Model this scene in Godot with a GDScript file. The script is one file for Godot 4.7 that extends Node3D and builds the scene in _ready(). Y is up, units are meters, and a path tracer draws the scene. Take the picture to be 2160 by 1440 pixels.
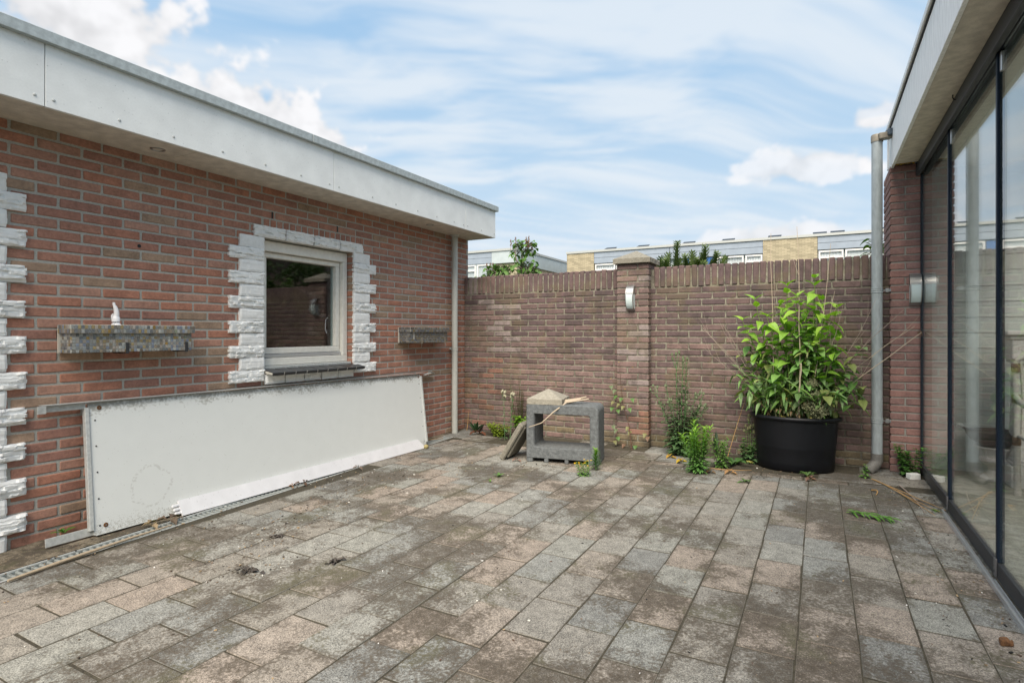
extends Node3D
# A walled backyard: brick outbuilding on the left, garden wall behind, glass-fronted garden room on the right.
# World: ground y = 0, camera above the origin, -Z runs along the outbuilding wall.

var rng := RandomNumberGenerator.new()
var M := {}

# ---------------------------------------------------------------- mesh helpers
class MB:
	var v := PackedVector3Array()
	var n := PackedVector3Array()
	var u := PackedVector2Array()
	var c := PackedColorArray()
	var col := Color(1, 1, 1)
	func put(p: Vector3, nn: Vector3, uv := Vector2.ZERO) -> void:
		v.append(p); n.append(nn); u.append(uv); c.append(col)
	func tri(a: Vector3, b: Vector3, d: Vector3, ctr: Vector3) -> void:
		var g := (b - a).cross(d - a)
		if g.length_squared() < 1e-16: return
		if g.dot((a + b + d) / 3.0 - ctr) > 0.0:
			var t := b; b = d; d = t
			g = -g
		var nn := -g.normalized()
		put(a, nn); put(b, nn); put(d, nn)
	func quad(a: Vector3, b: Vector3, d: Vector3, e: Vector3, ctr: Vector3) -> void:
		tri(a, b, d, ctr); tri(a, d, e, ctr)
	# one flat four-cornered face that looks along nn, with uv
	func face(a: Vector3, b: Vector3, d: Vector3, e: Vector3, ua := Vector2(0, 1), ub := Vector2(1, 1), ud := Vector2(1, 0), ue := Vector2(0, 0)) -> void:
		# corners counter-clockwise as seen from the front
		var nn := (b - a).cross(d - a).normalized()
		put(a, nn, ua); put(d, nn, ud); put(b, nn, ub)
		put(a, nn, ua); put(e, nn, ue); put(d, nn, ud)
	# chamfered box: t places it, s is its size, b the chamfer, j random shifts of its corners
	func box(t: Transform3D, s: Vector3, b := 0.0, j := 0.0, r: RandomNumberGenerator = null) -> void:
		var h := s / 2.0
		b = minf(b, minf(h.x, minf(h.y, h.z)) * 0.9)
		var P := {}
		for x in [-1, 1]:
			for y in [-1, 1]:
				for z in [-1, 1]:
					var k := Vector3(h.x * x, h.y * y, h.z * z)
					if j > 0.0: k += Vector3(r.randf_range(-j, j), r.randf_range(-j, j), r.randf_range(-j, j))
					var sg := Vector3(x, y, z)
					for ax in 3:
						var q := k
						for o in 3:
							if o != ax: q[o] -= sg[o] * b
						P[Vector4i(x, y, z, ax)] = t * q
		var ctr := t.origin
		for ax in 3:
			var o1 := (ax + 1) % 3
			var o2 := (ax + 2) % 3
			for sgn in [-1, 1]:
				var cs := []
				for pr in [[-1, -1], [1, -1], [1, 1], [-1, 1]]:
					var k := [0, 0, 0]
					k[ax] = sgn; k[o1] = pr[0]; k[o2] = pr[1]
					cs.append(P[Vector4i(k[0], k[1], k[2], ax)])
				quad(cs[0], cs[1], cs[2], cs[3], ctr)
		if b <= 0.0: return
		for ax in 3:
			var o1 := (ax + 1) % 3
			var o2 := (ax + 2) % 3
			for s1 in [-1, 1]:
				for s2 in [-1, 1]:
					var k0 := [0, 0, 0]
					k0[ax] = -1; k0[o1] = s1; k0[o2] = s2
					var k1 := k0.duplicate()
					k1[ax] = 1
					var a0 = P[Vector4i(k0[0], k0[1], k0[2], o1)]
					var a1 = P[Vector4i(k1[0], k1[1], k1[2], o1)]
					var b0 = P[Vector4i(k0[0], k0[1], k0[2], o2)]
					var b1 = P[Vector4i(k1[0], k1[1], k1[2], o2)]
					quad(a0, a1, b1, b0, ctr)
		for x in [-1, 1]:
			for y in [-1, 1]:
				for z in [-1, 1]:
					tri(P[Vector4i(x, y, z, 0)], P[Vector4i(x, y, z, 1)], P[Vector4i(x, y, z, 2)], ctr)
	func bx(x0: float, x1: float, y0: float, y1: float, z0: float, z1: float, b := 0.0) -> void:
		box(Transform3D(Basis(), Vector3(x0 + x1, y0 + y1, z0 + z1) / 2.0), Vector3(absf(x1 - x0), absf(y1 - y0), absf(z1 - z0)), b)
	# smooth tube through points
	func tube(pts: Array, rads: Array, sides := 6, capped := true, uvs := 0.0) -> void:
		var m := pts.size()
		var rings := []
		var nors := []
		var ref := Vector3.ZERO
		for i in m:
			var d: Vector3 = (pts[mini(i + 1, m - 1)] - pts[maxi(i - 1, 0)]).normalized()
			if i == 0:
				ref = d.cross(Vector3.UP if absf(d.y) < 0.9 else Vector3.RIGHT).normalized()
			ref = (ref - d * ref.dot(d)).normalized()
			var bi := d.cross(ref)
			var ring := []
			var nr := []
			for k in sides:
				var a := TAU * k / sides
				var dirv := ref * cos(a) + bi * sin(a)
				nr.append(dirv)
				ring.append(pts[i] + dirv * float(rads[mini(i, rads.size() - 1)]))
			rings.append(ring); nors.append(nr)
		for i in m - 1:
			for k in sides:
				var k2 := (k + 1) % sides
				put(rings[i][k], nors[i][k]); put(rings[i + 1][k2], nors[i + 1][k2]); put(rings[i][k2], nors[i][k2])
				put(rings[i][k], nors[i][k]); put(rings[i + 1][k], nors[i + 1][k]); put(rings[i + 1][k2], nors[i + 1][k2])
		if capped and m > 1:
			for e in [0, m - 1]:
				var d2: Vector3 = (pts[1] - pts[0]) if e == 0 else (pts[m - 2] - pts[m - 1])
				for k in range(1, sides - 1):
					tri(rings[e][0], rings[e][k], rings[e][k + 1], pts[e] + d2.normalized())
	# lathe round the y axis of t; profile of Vector2(radius, height); ell squeezes z
	func lathe(t: Transform3D, prof: Array, sides := 24, ell := 1.0) -> void:
		var m := prof.size()
		for i in m - 1:
			var p0: Vector2 = prof[i]
			var p1: Vector2 = prof[i + 1]
			var dd := p1 - p0
			if dd.length() < 1e-6: continue
			var na := Vector2(dd.y, -dd.x).normalized()
			var n0 := na
			var n1 := na
			if i > 0:
				var e0: Vector2 = p0 - prof[i - 1]
				var q := Vector2(e0.y, -e0.x).normalized()
				if q.dot(na) > 0.75: n0 = (q + na).normalized()
			if i < m - 2:
				var e1: Vector2 = prof[i + 2] - p1
				var q1 := Vector2(e1.y, -e1.x).normalized()
				if q1.dot(na) > 0.75: n1 = (q1 + na).normalized()
			for k in sides:
				var a := TAU * k / sides
				var b := TAU * (k + 1) / sides
				var ca := Vector3(cos(a), 0, sin(a) * ell)
				var cb := Vector3(cos(b), 0, sin(b) * ell)
				var A := t * Vector3(ca.x * p0.x, p0.y, ca.z * p0.x)
				var B := t * Vector3(cb.x * p0.x, p0.y, cb.z * p0.x)
				var C := t * Vector3(cb.x * p1.x, p1.y, cb.z * p1.x)
				var D := t * Vector3(ca.x * p1.x, p1.y, ca.z * p1.x)
				var nA0 := (t.basis * Vector3(cos(a) * n0.x, n0.y, sin(a) * n0.x / ell)).normalized()
				var nB0 := (t.basis * Vector3(cos(b) * n0.x, n0.y, sin(b) * n0.x / ell)).normalized()
				var nA1 := (t.basis * Vector3(cos(a) * n1.x, n1.y, sin(a) * n1.x / ell)).normalized()
				var nB1 := (t.basis * Vector3(cos(b) * n1.x, n1.y, sin(b) * n1.x / ell)).normalized()
				put(A, nA0); put(B, nB0); put(C, nB1)
				put(A, nA0); put(C, nB1); put(D, nA1)
	# a leaf: blade along d, w wide, bending down by droop, folded by fold
	func leaf(p: Vector3, d: Vector3, up: Vector3, l: float, w: float, droop := 0.3, fold := 0.25, segs := 4, shape := 0) -> void:
		d = d.normalized()
		var side := d.cross(up).normalized()
		if side.length_squared() < 0.5: side = d.cross(Vector3.RIGHT).normalized()
		var nrm := side.cross(d).normalized()
		var pm := p
		var pl := p
		var pr := p
		for i in range(1, segs + 1):
			var t := float(i) / segs
			var wid := 0.0
			match shape:
				0: wid = w * 0.5 * sin(PI * pow(t, 0.72)) * (1.0 if t < 0.99 else 0.0)
				1: wid = w * 0.5 * sin(PI * pow(t, 0.5)) * (1.0 if t < 0.99 else 0.0)
				2: wid = w * 0.5 * sin(PI * pow(t, 0.9)) * (1.0 if i % 2 == 0 else 0.55)
			var cm := p + d * (l * t * (1.0 - 0.25 * droop * t)) - Vector3.UP * (l * droop * t * t * 0.8)
			var cl := cm - side * wid + nrm * (wid * fold)
			var cr := cm + side * wid + nrm * (wid * fold)
			var hint := -nrm * 10.0
			if i == 1:
				tri(p, cm, cl, p + hint); tri(p, cr, cm, p + hint)
			elif i == segs:
				tri(pm, cm, pl, p + hint); tri(pm, pr, cm, p + hint)
			else:
				quad(pm, cm, cl, pl, p + hint); quad(pm, pr, cr, cm, p + hint)
			pm = cm; pl = cl; pr = cr
	func mesh() -> ArrayMesh:
		var a := []
		a.resize(Mesh.ARRAY_MAX)
		a[Mesh.ARRAY_VERTEX] = v
		a[Mesh.ARRAY_NORMAL] = n
		a[Mesh.ARRAY_TEX_UV] = u
		a[Mesh.ARRAY_COLOR] = c
		var m := ArrayMesh.new()
		m.add_surface_from_arrays(Mesh.PRIMITIVE_TRIANGLES, a)
		return m

func thing(called: String, label: String, category: String, at := Vector3.ZERO, turn := 0.0, group := "") -> Node3D:
	var o := Node3D.new()
	o.name = called
	add_child(o, true)
	o.position = at
	o.rotation.y = turn
	o.set_meta("label", label)
	o.set_meta("category", category)
	if group: o.set_meta("group", group)
	return o

func part(parent: Node, called: String, mesh: Mesh, m: Material, t := Transform3D(), label := "") -> MeshInstance3D:
	var o := MeshInstance3D.new()
	o.name = called
	o.mesh = mesh
	o.material_override = m
	o.transform = t
	parent.add_child(o, true)
	if label: o.set_meta("label", label)
	return o

func structure(called: String, mesh: Mesh, m: Material, label := "") -> MeshInstance3D:
	var o := part(self, called, mesh, m)
	o.set_meta("kind", "structure")
	if label: o.set_meta("label", label)
	return o

func one(called: String, label: String, category: String, mesh: Mesh, m: Material, at := Vector3.ZERO, turn := 0.0, group := "") -> MeshInstance3D:
	var o := part(self, called, mesh, m)
	o.position = at
	o.rotation.y = turn
	o.set_meta("label", label)
	o.set_meta("category", category)
	if group: o.set_meta("group", group)
	return o

func xf(x: float, y: float, z: float, ry := 0.0, rx := 0.0, rz := 0.0) -> Transform3D:
	return Transform3D(Basis.from_euler(Vector3(rx, ry, rz)), Vector3(x, y, z))

func R(a: float, b: float) -> float:
	return rng.randf_range(a, b)

# ---------------------------------------------------------------- textures and materials
func nb(seed_: int, freq: float, oct: int, size: int, seamless := true, high := 0) -> PackedByteArray:
	var f := FastNoiseLite.new()
	f.seed = seed_
	f.noise_type = FastNoiseLite.TYPE_SIMPLEX_SMOOTH
	f.frequency = freq
	f.fractal_octaves = oct
	f.fractal_type = FastNoiseLite.FRACTAL_FBM if oct > 1 else FastNoiseLite.FRACTAL_NONE
	var im := f.get_seamless_image(size, size, false, false, 0.15) if seamless else f.get_image(size, high if high else size)
	im.convert(Image.FORMAT_L8)
	return im.get_data()

var S8 := PackedByteArray()
func s8(x: float) -> int:
	return S8[clampi(int(x * 1023.0), 0, 1023)]

# grey grain: layers of [bytes, weight], mean 'mid', plus light and dark specks (share, value)
func grain(size: int, layers: Array, mid: float, light := 0.0, lightv := 1.0, dark := 0.0, darkv := 0.3, seed_ := 1) -> ImageTexture:
	var r := RandomNumberGenerator.new()
	r.seed = seed_
	var d := PackedByteArray()
	d.resize(size * size * 3)
	for i in size * size:
		var x := mid
		for l in layers:
			x += (float(l[0][i]) / 255.0 - 0.5) * l[1]
		var q := r.randf()
		if q < light: x = lerpf(x, lightv, r.randf_range(0.5, 1.0))
		elif q > 1.0 - dark: x = lerpf(x, darkv, r.randf_range(0.5, 1.0))
		var b := s8(x)
		d[i * 3] = b; d[i * 3 + 1] = b; d[i * 3 + 2] = b
	return ImageTexture.create_from_image(Image.create_from_data(size, size, false, Image.FORMAT_RGB8, d))

func lin(r: float, g: float, b: float, a := 1.0) -> Color:
	var c := Color(r, g, b).linear_to_srgb()
	c.a = a
	return c

func mat(c: Color, rough: float, o := {}) -> StandardMaterial3D:
	var m := StandardMaterial3D.new()
	m.albedo_color = c
	m.roughness = rough
	if o.has("metal"): m.metallic = o.metal
	if o.has("spec"): m.metallic_specular = o.spec
	if o.has("tex"): m.albedo_texture = o.tex
	if o.has("bump"):
		m.heightmap_enabled = true
		m.heightmap_texture = o.bump
		m.heightmap_scale = o.get("bs", 0.1)
	if o.has("s"):
		m.uv1_triplanar = true
		m.uv1_world_triplanar = o.get("world", true)
		m.uv1_scale = o.s if o.s is Vector3 else Vector3.ONE * o.s
		m.uv1_offset = o.get("off", Vector3.ZERO)
	if o.has("detail"):
		m.detail_enabled = true
		m.detail_albedo = o.detail
		m.detail_blend_mode = BaseMaterial3D.BLEND_MODE_MIX
		m.detail_uv_layer = BaseMaterial3D.DETAIL_UV_2
		m.uv2_triplanar = true
		m.uv2_world_triplanar = true
		m.uv2_scale = o.ds
		m.uv2_offset = o.get("dof", Vector3.ZERO)
		if o.has("dmask"): m.detail_mask = o.dmask
	if o.get("vc", false): m.vertex_color_use_as_albedo = true
	if o.has("back"):
		m.backlight_enabled = true
		m.backlight = o.back
	return m

func make_sky() -> PanoramaSkyMaterial:
	var W := 2048
	var SKY := 1.0 / 1.5
	var Hh := 1024
	var n1 := FastNoiseLite.new()
	n1.seed = 11; n1.frequency = 0.9; n1.fractal_octaves = 5; n1.fractal_gain = 0.55
	var n2 := FastNoiseLite.new()
	n2.seed = 5; n2.frequency = 0.45; n2.fractal_octaves = 3
	var n3 := FastNoiseLite.new()
	n3.seed = 23; n3.frequency = 0.11; n3.fractal_octaves = 5; n3.fractal_gain = 0.55
	var n4 := FastNoiseLite.new()
	n4.seed = 31; n4.frequency = 0.035; n4.fractal_octaves = 2
	# heaped clouds: azimuth, elevation, half width, half height (degrees)
	var heaps := [[-66.0, 23.5, 10.5, 5.5], [-54.0, 18.5, 8.0, 4.6], [-47.5, 17.3, 4.0, 2.6], [-1.2, 14.4, 5.6, 2.0], [4.4, 17.6, 2.6, 1.5], [-3.5, 8.6, 7.0, 1.4], [12.0, 13.0, 6.0, 3.0],
		[-95.0, 17.0, 12.0, 6.0], [-130.0, 24.0, 14.0, 6.0], [40.0, 16.0, 10.0, 4.0], [70.0, 22.0, 13.0, 6.0], [105.0, 14.0, 9.0, 4.0], [150.0, 20.0, 13.0, 6.0], [180.0, 12.0, 9.0, 4.0]]
	var im := Image.create_empty(W, Hh, false, Image.FORMAT_RGBF)
	var f := PackedFloat32Array()
	f.resize(W * Hh * 3)
	var low := [0.80, 0.84, 0.88]
	for j in Hh:
		var el := 90.0 - (j + 0.5) * 180.0 / Hh
		if el < -0.5:
			for i in W:
				var q := (j * W + i) * 3
				f[q] = 0.36 * SKY; f[q + 1] = 0.37 * SKY; f[q + 2] = 0.36 * SKY
			continue
		var e := maxf(el, 0.0)
		var se := sin(deg_to_rad(e))
		var ce := cos(deg_to_rad(e))
		var hz := exp(-e / 11.0)
		var zen := clampf((e - 12.0) / 30.0, 0.0, 1.0)
		var br := lerpf(0.44, 0.24, zen)
		var bg := lerpf(0.66, 0.48, zen)
		var bb := lerpf(0.88, 0.80, zen)
		var kk := 1.0 / (se + 0.12)
		for i in W:
			var az := (i + 0.5) * 360.0 / W
			var ar := deg_to_rad(az)
			var px := sin(ar) * ce * kk
			var pz := cos(ar) * ce * kk
			# thin streaked high cloud, drawn out along one wind direction
			var su := px * 0.8 + pz * 0.6
			var sv := -px * 0.6 + pz * 0.8
			var warp := n2.get_noise_2d(px * 1.3, pz * 1.3)
			var ci := n1.get_noise_2d(su * 0.75 + warp * 0.45, sv * 2.6 + warp * 0.6) * 0.5 + 0.5
			ci += 0.22 * n1.get_noise_2d(su * 1.6 + 9.0 + warp * 0.5, sv * 8.0 + warp * 1.2)
			var cov := n2.get_noise_2d(px + 40.0, pz + 7.0) * 0.5 + 0.5
			var a := clampf((ci * 0.95 + cov * 0.55 - 0.46) * 1.8, 0.0, 1.0)
			a = a * a * (3.0 - 2.0 * a) * 0.84
			var cr := lerpf(br, 0.80, a)
			var cg := lerpf(bg, 0.87, a)
			var cb := lerpf(bb, 0.94, a)
			cr = lerpf(cr, 0.84, hz * 0.92)
			cg = lerpf(cg, 0.895, hz * 0.92)
			cb = lerpf(cb, 0.945, hz * 0.92)
			if e < 32.0:
				var A := az if az < 180.0 else az - 360.0
				var best := -1.0
				var h_big := false
				var nn := 99.0
				for h in heaps:
					var dx: float = (A - h[0]) / h[2]
					if dx > 1.5 or dx < -1.5: continue
					var dy: float = (e - h[1]) / h[3]
					if dy > 1.6 or dy < -1.3: continue
					if dy < 0.0: dy *= 1.5
					if nn > 50.0: nn = n3.get_noise_2d(A * 2.0, e * 2.6)
					best = maxf(best, 1.0 - sqrt(dx * dx + dy * dy) + nn * 1.0)
					if h[3] > 2.2: h_big = true
				if best > -0.2:
					var w := clampf((best + 0.05) / 0.46, 0.0, 1.0)
					w = w * w * (3.0 - 2.0 * w) * (0.96 if h_big else 0.72)
					var sh := clampf(0.90 + nn * 0.28, 0.78, 1.0)
					cr = lerpf(cr, 0.98 * sh, w); cg = lerpf(cg, 0.975 * sh, w); cb = lerpf(cb, 0.99 * sh, w)
			var q2 := (j * W + i) * 3
			f[q2] = cr * SKY; f[q2 + 1] = cg * SKY; f[q2 + 2] = cb * SKY
	im = Image.create_from_data(W, Hh, false, Image.FORMAT_RGBF, f.to_byte_array())
	var m := PanoramaSkyMaterial.new()
	m.panorama = ImageTexture.create_from_image(im)
	return m

func _ready() -> void:
	rng.seed = 4711
	S8.resize(1024)
	for i in 1024:
		S8[i] = int(round(Color(i / 1023.0, 0, 0).linear_to_srgb().r * 255.0))
	# ---- camera: level, wide lens with the view shifted a little down
	var cam := Camera3D.new()
	cam.name = "camera"
	cam.projection = Camera3D.PROJECTION_FRUSTUM
	cam.near = 0.05
	cam.far = 900.0
	cam.size = 0.05 * 1440.0 / 1200.0
	cam.frustum_offset = Vector2(0, -18.0 / 1200.0 * 0.05)
	cam.position = Vector3(0, 1.16, 0)
	cam.rotation.y = atan(650.0 / 1200.0)
	add_child(cam)
	cam.current = true
	# ---- sky, sun behind thin cloud, exposure
	var env := Environment.new()
	env.background_mode = Environment.BG_SKY
	env.sky = Sky.new()
	env.sky.sky_material = make_sky()
	env.tonemap_mode = Environment.TONE_MAPPER_LINEAR
	env.tonemap_exposure = 1.5
	env.sdfgi_enabled = true
	env.ssao_enabled = true
	env.ssil_enabled = true
	var we := WorldEnvironment.new()
	we.name = "world_environment"
	we.environment = env
	add_child(we)
	var sun := DirectionalLight3D.new()
	sun.name = "sun"
	sun.light_color = Color(1.0, 0.95, 0.88)
	sun.light_energy = 1.35
	sun.light_angular_distance = 45.0
	sun.shadow_enabled = true
	add_child(sun)
	sun.look_at_from_position(Vector3.ZERO, -Vector3(0.11, 0.62, 0.50))
	make_materials()
	build_ground()
	build_patio()
	build_outbuilding()
	build_garden_wall()
	build_garden_room()
	build_neighbours()
	build_left_things()
	build_unit_things()
	build_tub()
	build_weeds()
	build_right_things()
	build_floor_things()

# ---------------------------------------------------------------- materials
var BRICK_L := []
var BRICK_W := []
var BRICK_P := []
var PAVE := []
var TONE_L := []
var TONE_W := []
func make_materials() -> void:
	var a1 := nb(1, 0.010, 3, 512)
	var a2 := nb(2, 0.05, 3, 512)
	var a3 := nb(3, 0.28, 2, 512)
	var a4 := nb(4, 0.022, 4, 512)
	M.t_brick = grain(512, [[a1, 0.30], [a2, 0.30], [a3, 0.30]], 0.72, 0.012, 0.98, 0.02, 0.25, 7)
	M.t_mortar = grain(512, [[a2, 0.25], [a3, 0.55]], 0.66, 0.05, 1.0, 0.05, 0.2, 8)
	M.t_lichen = grain(512, [[a1, 0.35], [a2, 0.35], [a3, 0.4]], 0.42, 0.10, 1.0, 0.04, 0.1, 9)
	M.t_agg = grain(512, [[a4, 0.30], [a2, 0.22], [a3, 0.35]], 0.50, 0.11, 0.98, 0.12, 0.12, 10)
	M.t_pave = grain(512, [[a4, 0.30], [a2, 0.30], [a3, 0.85]], 0.58, 0.13, 1.0, 0.14, 0.12, 20)
	M.t_gmask = grain(512, [[a3, 2.6], [a2, 1.4]], 0.78, 0.0, 1.0, 0.0, 0.1, 21)
	M.t_conc = grain(512, [[a4, 0.50], [a2, 0.25], [a3, 0.25]], 0.62, 0.01, 0.95, 0.05, 0.2, 11)
	M.t_conc2 = grain(512, [[a4, 0.55], [a2, 0.35], [a3, 0.35]], 0.62, 0.02, 1.0, 0.06, 0.15, 22)
	M.t_soft = grain(512, [[a1, 0.10], [a4, 0.10], [a3, 0.06]], 0.90, 0.0, 1.0, 0.002, 0.5, 12)
	M.t_grime = grain(512, [[a4, 0.34], [a3, 0.16]], 0.80, 0.0, 1.0, 0.006, 0.3, 13)
	M.t_leaf = grain(256, [[nb(6, 0.03, 3, 256), 0.35], [nb(7, 0.2, 2, 256), 0.2]], 0.82, 0.0, 1.0, 0.01, 0.5, 14)
	M.t_soil = grain(512, [[a1, 0.30], [a2, 0.40], [a3, 0.50]], 0.50, 0.03, 0.9, 0.08, 0.1, 15)
	# vertical streaks: stretched noise
	M.t_streak = grain(512, [[a4, 0.22], [a2, 0.18]], 0.90, 0.0, 1.0, 0.004, 0.4, 16)
	M.t_dirt = dirt_texture()
	M.t_moss = moss_texture()
	var bk := {"tex": M.t_brick, "s": 1.6, "bump": M.t_brick, "bs": 0.12}
	TONE_L = [[0.53, 0.265, 0.188], [0.56, 0.258, 0.172], [0.49, 0.240, 0.174], [0.55, 0.300, 0.220], [0.51, 0.255, 0.182], [0.46, 0.235, 0.178], [0.49, 0.335, 0.235], [0.57, 0.320, 0.236], [0.43, 0.300, 0.210]]
	for t in TONE_L:
		BRICK_L.append(mat(lin(t[0], t[1], t[2]), 0.88, bk))
	# 0-3 dark purple weathered, 4-7 red brown, 8-9 pale bloom, 10 mossy, 11 bright red
	TONE_W = [[0.150, 0.103, 0.103], [0.168, 0.112, 0.110], [0.135, 0.093, 0.095], [0.18, 0.120, 0.113], [0.225, 0.153, 0.140], [0.25, 0.165, 0.150], [0.215, 0.155, 0.145], [0.265, 0.180, 0.163], [0.40, 0.345, 0.335], [0.33, 0.268, 0.255], [0.22, 0.175, 0.11], [0.31, 0.165, 0.125]]
	var wk := {"tex": M.t_brick, "s": 1.6, "bump": M.t_brick, "bs": 0.12, "detail": M.t_moss, "ds": Vector3.ONE / 1.9}
	for t in TONE_W:
		BRICK_W.append(mat(lin(t[0] * 1.15, t[1] * 1.15, t[2] * 1.15), 0.9, wk))
	for t in [[0.37, 0.205, 0.18], [0.41, 0.225, 0.195], [0.34, 0.20, 0.18], [0.31, 0.18, 0.16]]:
		BRICK_P.append(mat(lin(t[0], t[1], t[2]), 0.88, bk))
	M.brick_l_vc = mat(Color.WHITE, 0.88, {"tex": M.t_brick, "s": 1.6, "bump": M.t_brick, "bs": 0.12, "vc": true})
	M.brick_w_vc = mat(Color.WHITE, 0.9, {"tex": M.t_brick, "s": 1.6, "bump": M.t_brick, "bs": 0.12, "detail": M.t_moss, "ds": Vector3.ONE / 1.9, "vc": true})
	M.mortar_l = mat(lin(0.62, 0.61, 0.55), 0.95, {"tex": M.t_mortar, "s": 2.4, "bump": M.t_mortar, "bs": 0.25})
	M.mortar_w = mat(lin(0.50, 0.47, 0.37), 0.95, {"tex": M.t_lichen, "s": 2.2, "bump": M.t_lichen, "bs": 0.3, "detail": M.t_moss, "ds": Vector3.ONE / 1.9})
	M.mortar_p = mat(lin(0.42, 0.40, 0.36), 0.95, {"tex": M.t_mortar, "s": 2.4, "bump": M.t_mortar, "bs": 0.25})
	var pt := [[0.42, 0.41, 0.38], [0.36, 0.355, 0.335], [0.46, 0.36, 0.29], [0.50, 0.365, 0.285], [0.41, 0.345, 0.285], [0.44, 0.39, 0.335], [0.30, 0.295, 0.285], [0.47, 0.44, 0.39], [0.38, 0.33, 0.285], [0.53, 0.40, 0.32], [0.43, 0.41, 0.36]]
	for t0 in pt:
		var t := [lerpf(0.425, t0[0] * 0.98, 0.56), lerpf(0.408, t0[1] * 1.04, 0.56), lerpf(0.358, t0[2] * 1.06, 0.56)]
		PAVE.append(mat(lin(t[0], t[1], t[2]), 0.92, {"tex": M.t_pave, "s": 0.85, "bump": M.t_pave, "bs": 0.22, "dmask": M.t_gmask, "detail": M.t_dirt, "ds": Vector3.ONE / 6.0, "dof": Vector3(4.0 / 6.0, 0, 0)}))
	M.joint = mat(lin(0.125, 0.108, 0.072), 1.0, {"tex": M.t_soil, "s": 3.0, "bump": M.t_soil, "bs": 0.4})
	M.soil = mat(lin(0.17, 0.135, 0.10), 1.0, {"tex": M.t_soil, "s": 2.0, "bump": M.t_soil, "bs": 0.8})
	M.bed = mat(lin(0.34, 0.29, 0.23), 1.0, {"tex": M.t_soil, "s": 2.0, "bump": M.t_soil, "bs": 0.8, "detail": M.t_dirt, "ds": Vector3.ONE / 2.3})
	M.sand = mat(lin(0.42, 0.35, 0.25), 1.0, {"tex": M.t_soil, "s": 2.0, "bump": M.t_soil, "bs": 0.6, "detail": M.t_dirt, "ds": Vector3.ONE / 2.3})
	M.grass = mat(lin(0.10, 0.13, 0.05), 1.0, {"tex": M.t_soil, "s": 0.8})
	M.white_stone = mat(lin(0.95, 0.96, 0.95), 0.8, {"tex": M.t_soft, "s": 3.0, "bump": M.t_agg, "bs": 0.05})
	M.fascia = mat(lin(0.88, 0.90, 0.89), 0.5, {"tex": M.t_soft, "s": 0.5})
	M.fascia_r = mat(lin(0.95, 0.95, 0.94), 0.6, {"tex": M.t_streak, "s": Vector3(2.4, 0.35, 2.4)})
	M.soffit = mat(lin(0.74, 0.69, 0.60), 0.8, {"tex": M.t_grime, "s": 0.8})
	M.soffit_r = mat(lin(0.72, 0.66, 0.57), 0.85, {"tex": M.t_grime, "s": 1.1})
	M.zinc = mat(lin(0.52, 0.57, 0.57), 0.5, {"tex": M.t_grime, "s": 2.2, "metal": 0.25})
	M.zinc_dark = mat(lin(0.34, 0.37, 0.36), 0.6, {"tex": M.t_grime, "s": 3.0, "metal": 0.2})
	M.zinc_pale = mat(lin(0.62, 0.64, 0.62), 0.55, {"tex": M.t_grime, "s": 3.0, "metal": 0.15})
	M.pvc = mat(lin(0.55, 0.56, 0.52), 0.42, {"tex": M.t_soft, "s": 2.0})
	M.pvc_blue = mat(lin(0.40, 0.45, 0.47), 0.4, {"tex": M.t_grime, "s": Vector3(3.0, 0.9, 3.0)})
	M.pvc_brown = mat(lin(0.28, 0.25, 0.20), 0.5, {"tex": M.t_grime, "s": 3.0})
	M.dark = mat(lin(0.02, 0.02, 0.02), 0.8)
	M.black = mat(lin(0.012, 0.012, 0.014), 0.6)
	M.frame = mat(lin(0.86, 0.84, 0.77), 0.45, {"tex": M.t_soft, "s": 2.0})
	M.alu = mat(lin(0.62, 0.64, 0.66), 0.35, {"metal": 0.6})
	M.steel = mat(lin(0.42, 0.42, 0.41), 0.38, {"metal": 0.85, "tex": M.t_soft, "s": 4.0})
	M.chrome = mat(lin(0.6, 0.6, 0.6), 0.2, {"metal": 1.0})
	M.rust = mat(lin(0.30, 0.13, 0.04), 0.9, {"tex": M.t_soil, "s": 8.0})
	M.anthracite = mat(lin(0.020, 0.025, 0.034), 0.45, {"spec": 0.3})
	M.anthracite_m = mat(lin(0.042, 0.044, 0.048), 0.5, {"spec": 0.35})
	M.glazed = mat(lin(0.035, 0.035, 0.037), 0.35, {"tex": M.t_soft, "s": 4.0})
	M.grout = mat(lin(0.60, 0.57, 0.50), 0.9)
	M.opal = mat(lin(0.62, 0.72, 0.72), 0.25)
	var g := mat(Color(0.05, 0.06, 0.06, 0.02), 0.0)
	g.transparency = BaseMaterial3D.TRANSPARENCY_ALPHA
	g.roughness = 0.02
	M.glass = g
	var g2 := mat(Color(0.40, 0.52, 0.47, 0.04), 0.02)
	g2.transparency = BaseMaterial3D.TRANSPARENCY_ALPHA
	M.glass_green = g2
	M.concrete = mat(lin(0.21, 0.228, 0.235), 0.92, {"tex": M.t_conc2, "s": 2.2, "bump": M.t_agg, "bs": 0.12})
	M.capstone = mat(lin(0.60, 0.56, 0.46), 0.95, {"tex": M.t_agg, "s": 2.6, "bump": M.t_agg, "bs": 0.35})
	M.capstone_dark = mat(lin(0.46, 0.43, 0.35), 0.95, {"tex": M.t_agg, "s": 2.6, "bump": M.t_agg, "bs": 0.35})
	M.board = mat(lin(0.82, 0.83, 0.80), 0.6, {"tex": M.t_soft, "s": 0.9, "detail": M.t_specks, "ds": Vector3.ONE / 0.9})
	M.white = mat(lin(0.86, 0.86, 0.85), 0.5, {"tex": M.t_soft, "s": 2.0})
	M.plastic_white = mat(lin(0.88, 0.88, 0.90), 0.35)
	M.tub = mat(lin(0.006, 0.007, 0.010), 0.45, {"tex": M.t_grime, "s": 1.5, "spec": 0.42})
	M.vc = mat(Color.WHITE, 0.9, {"vc": true})
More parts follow.
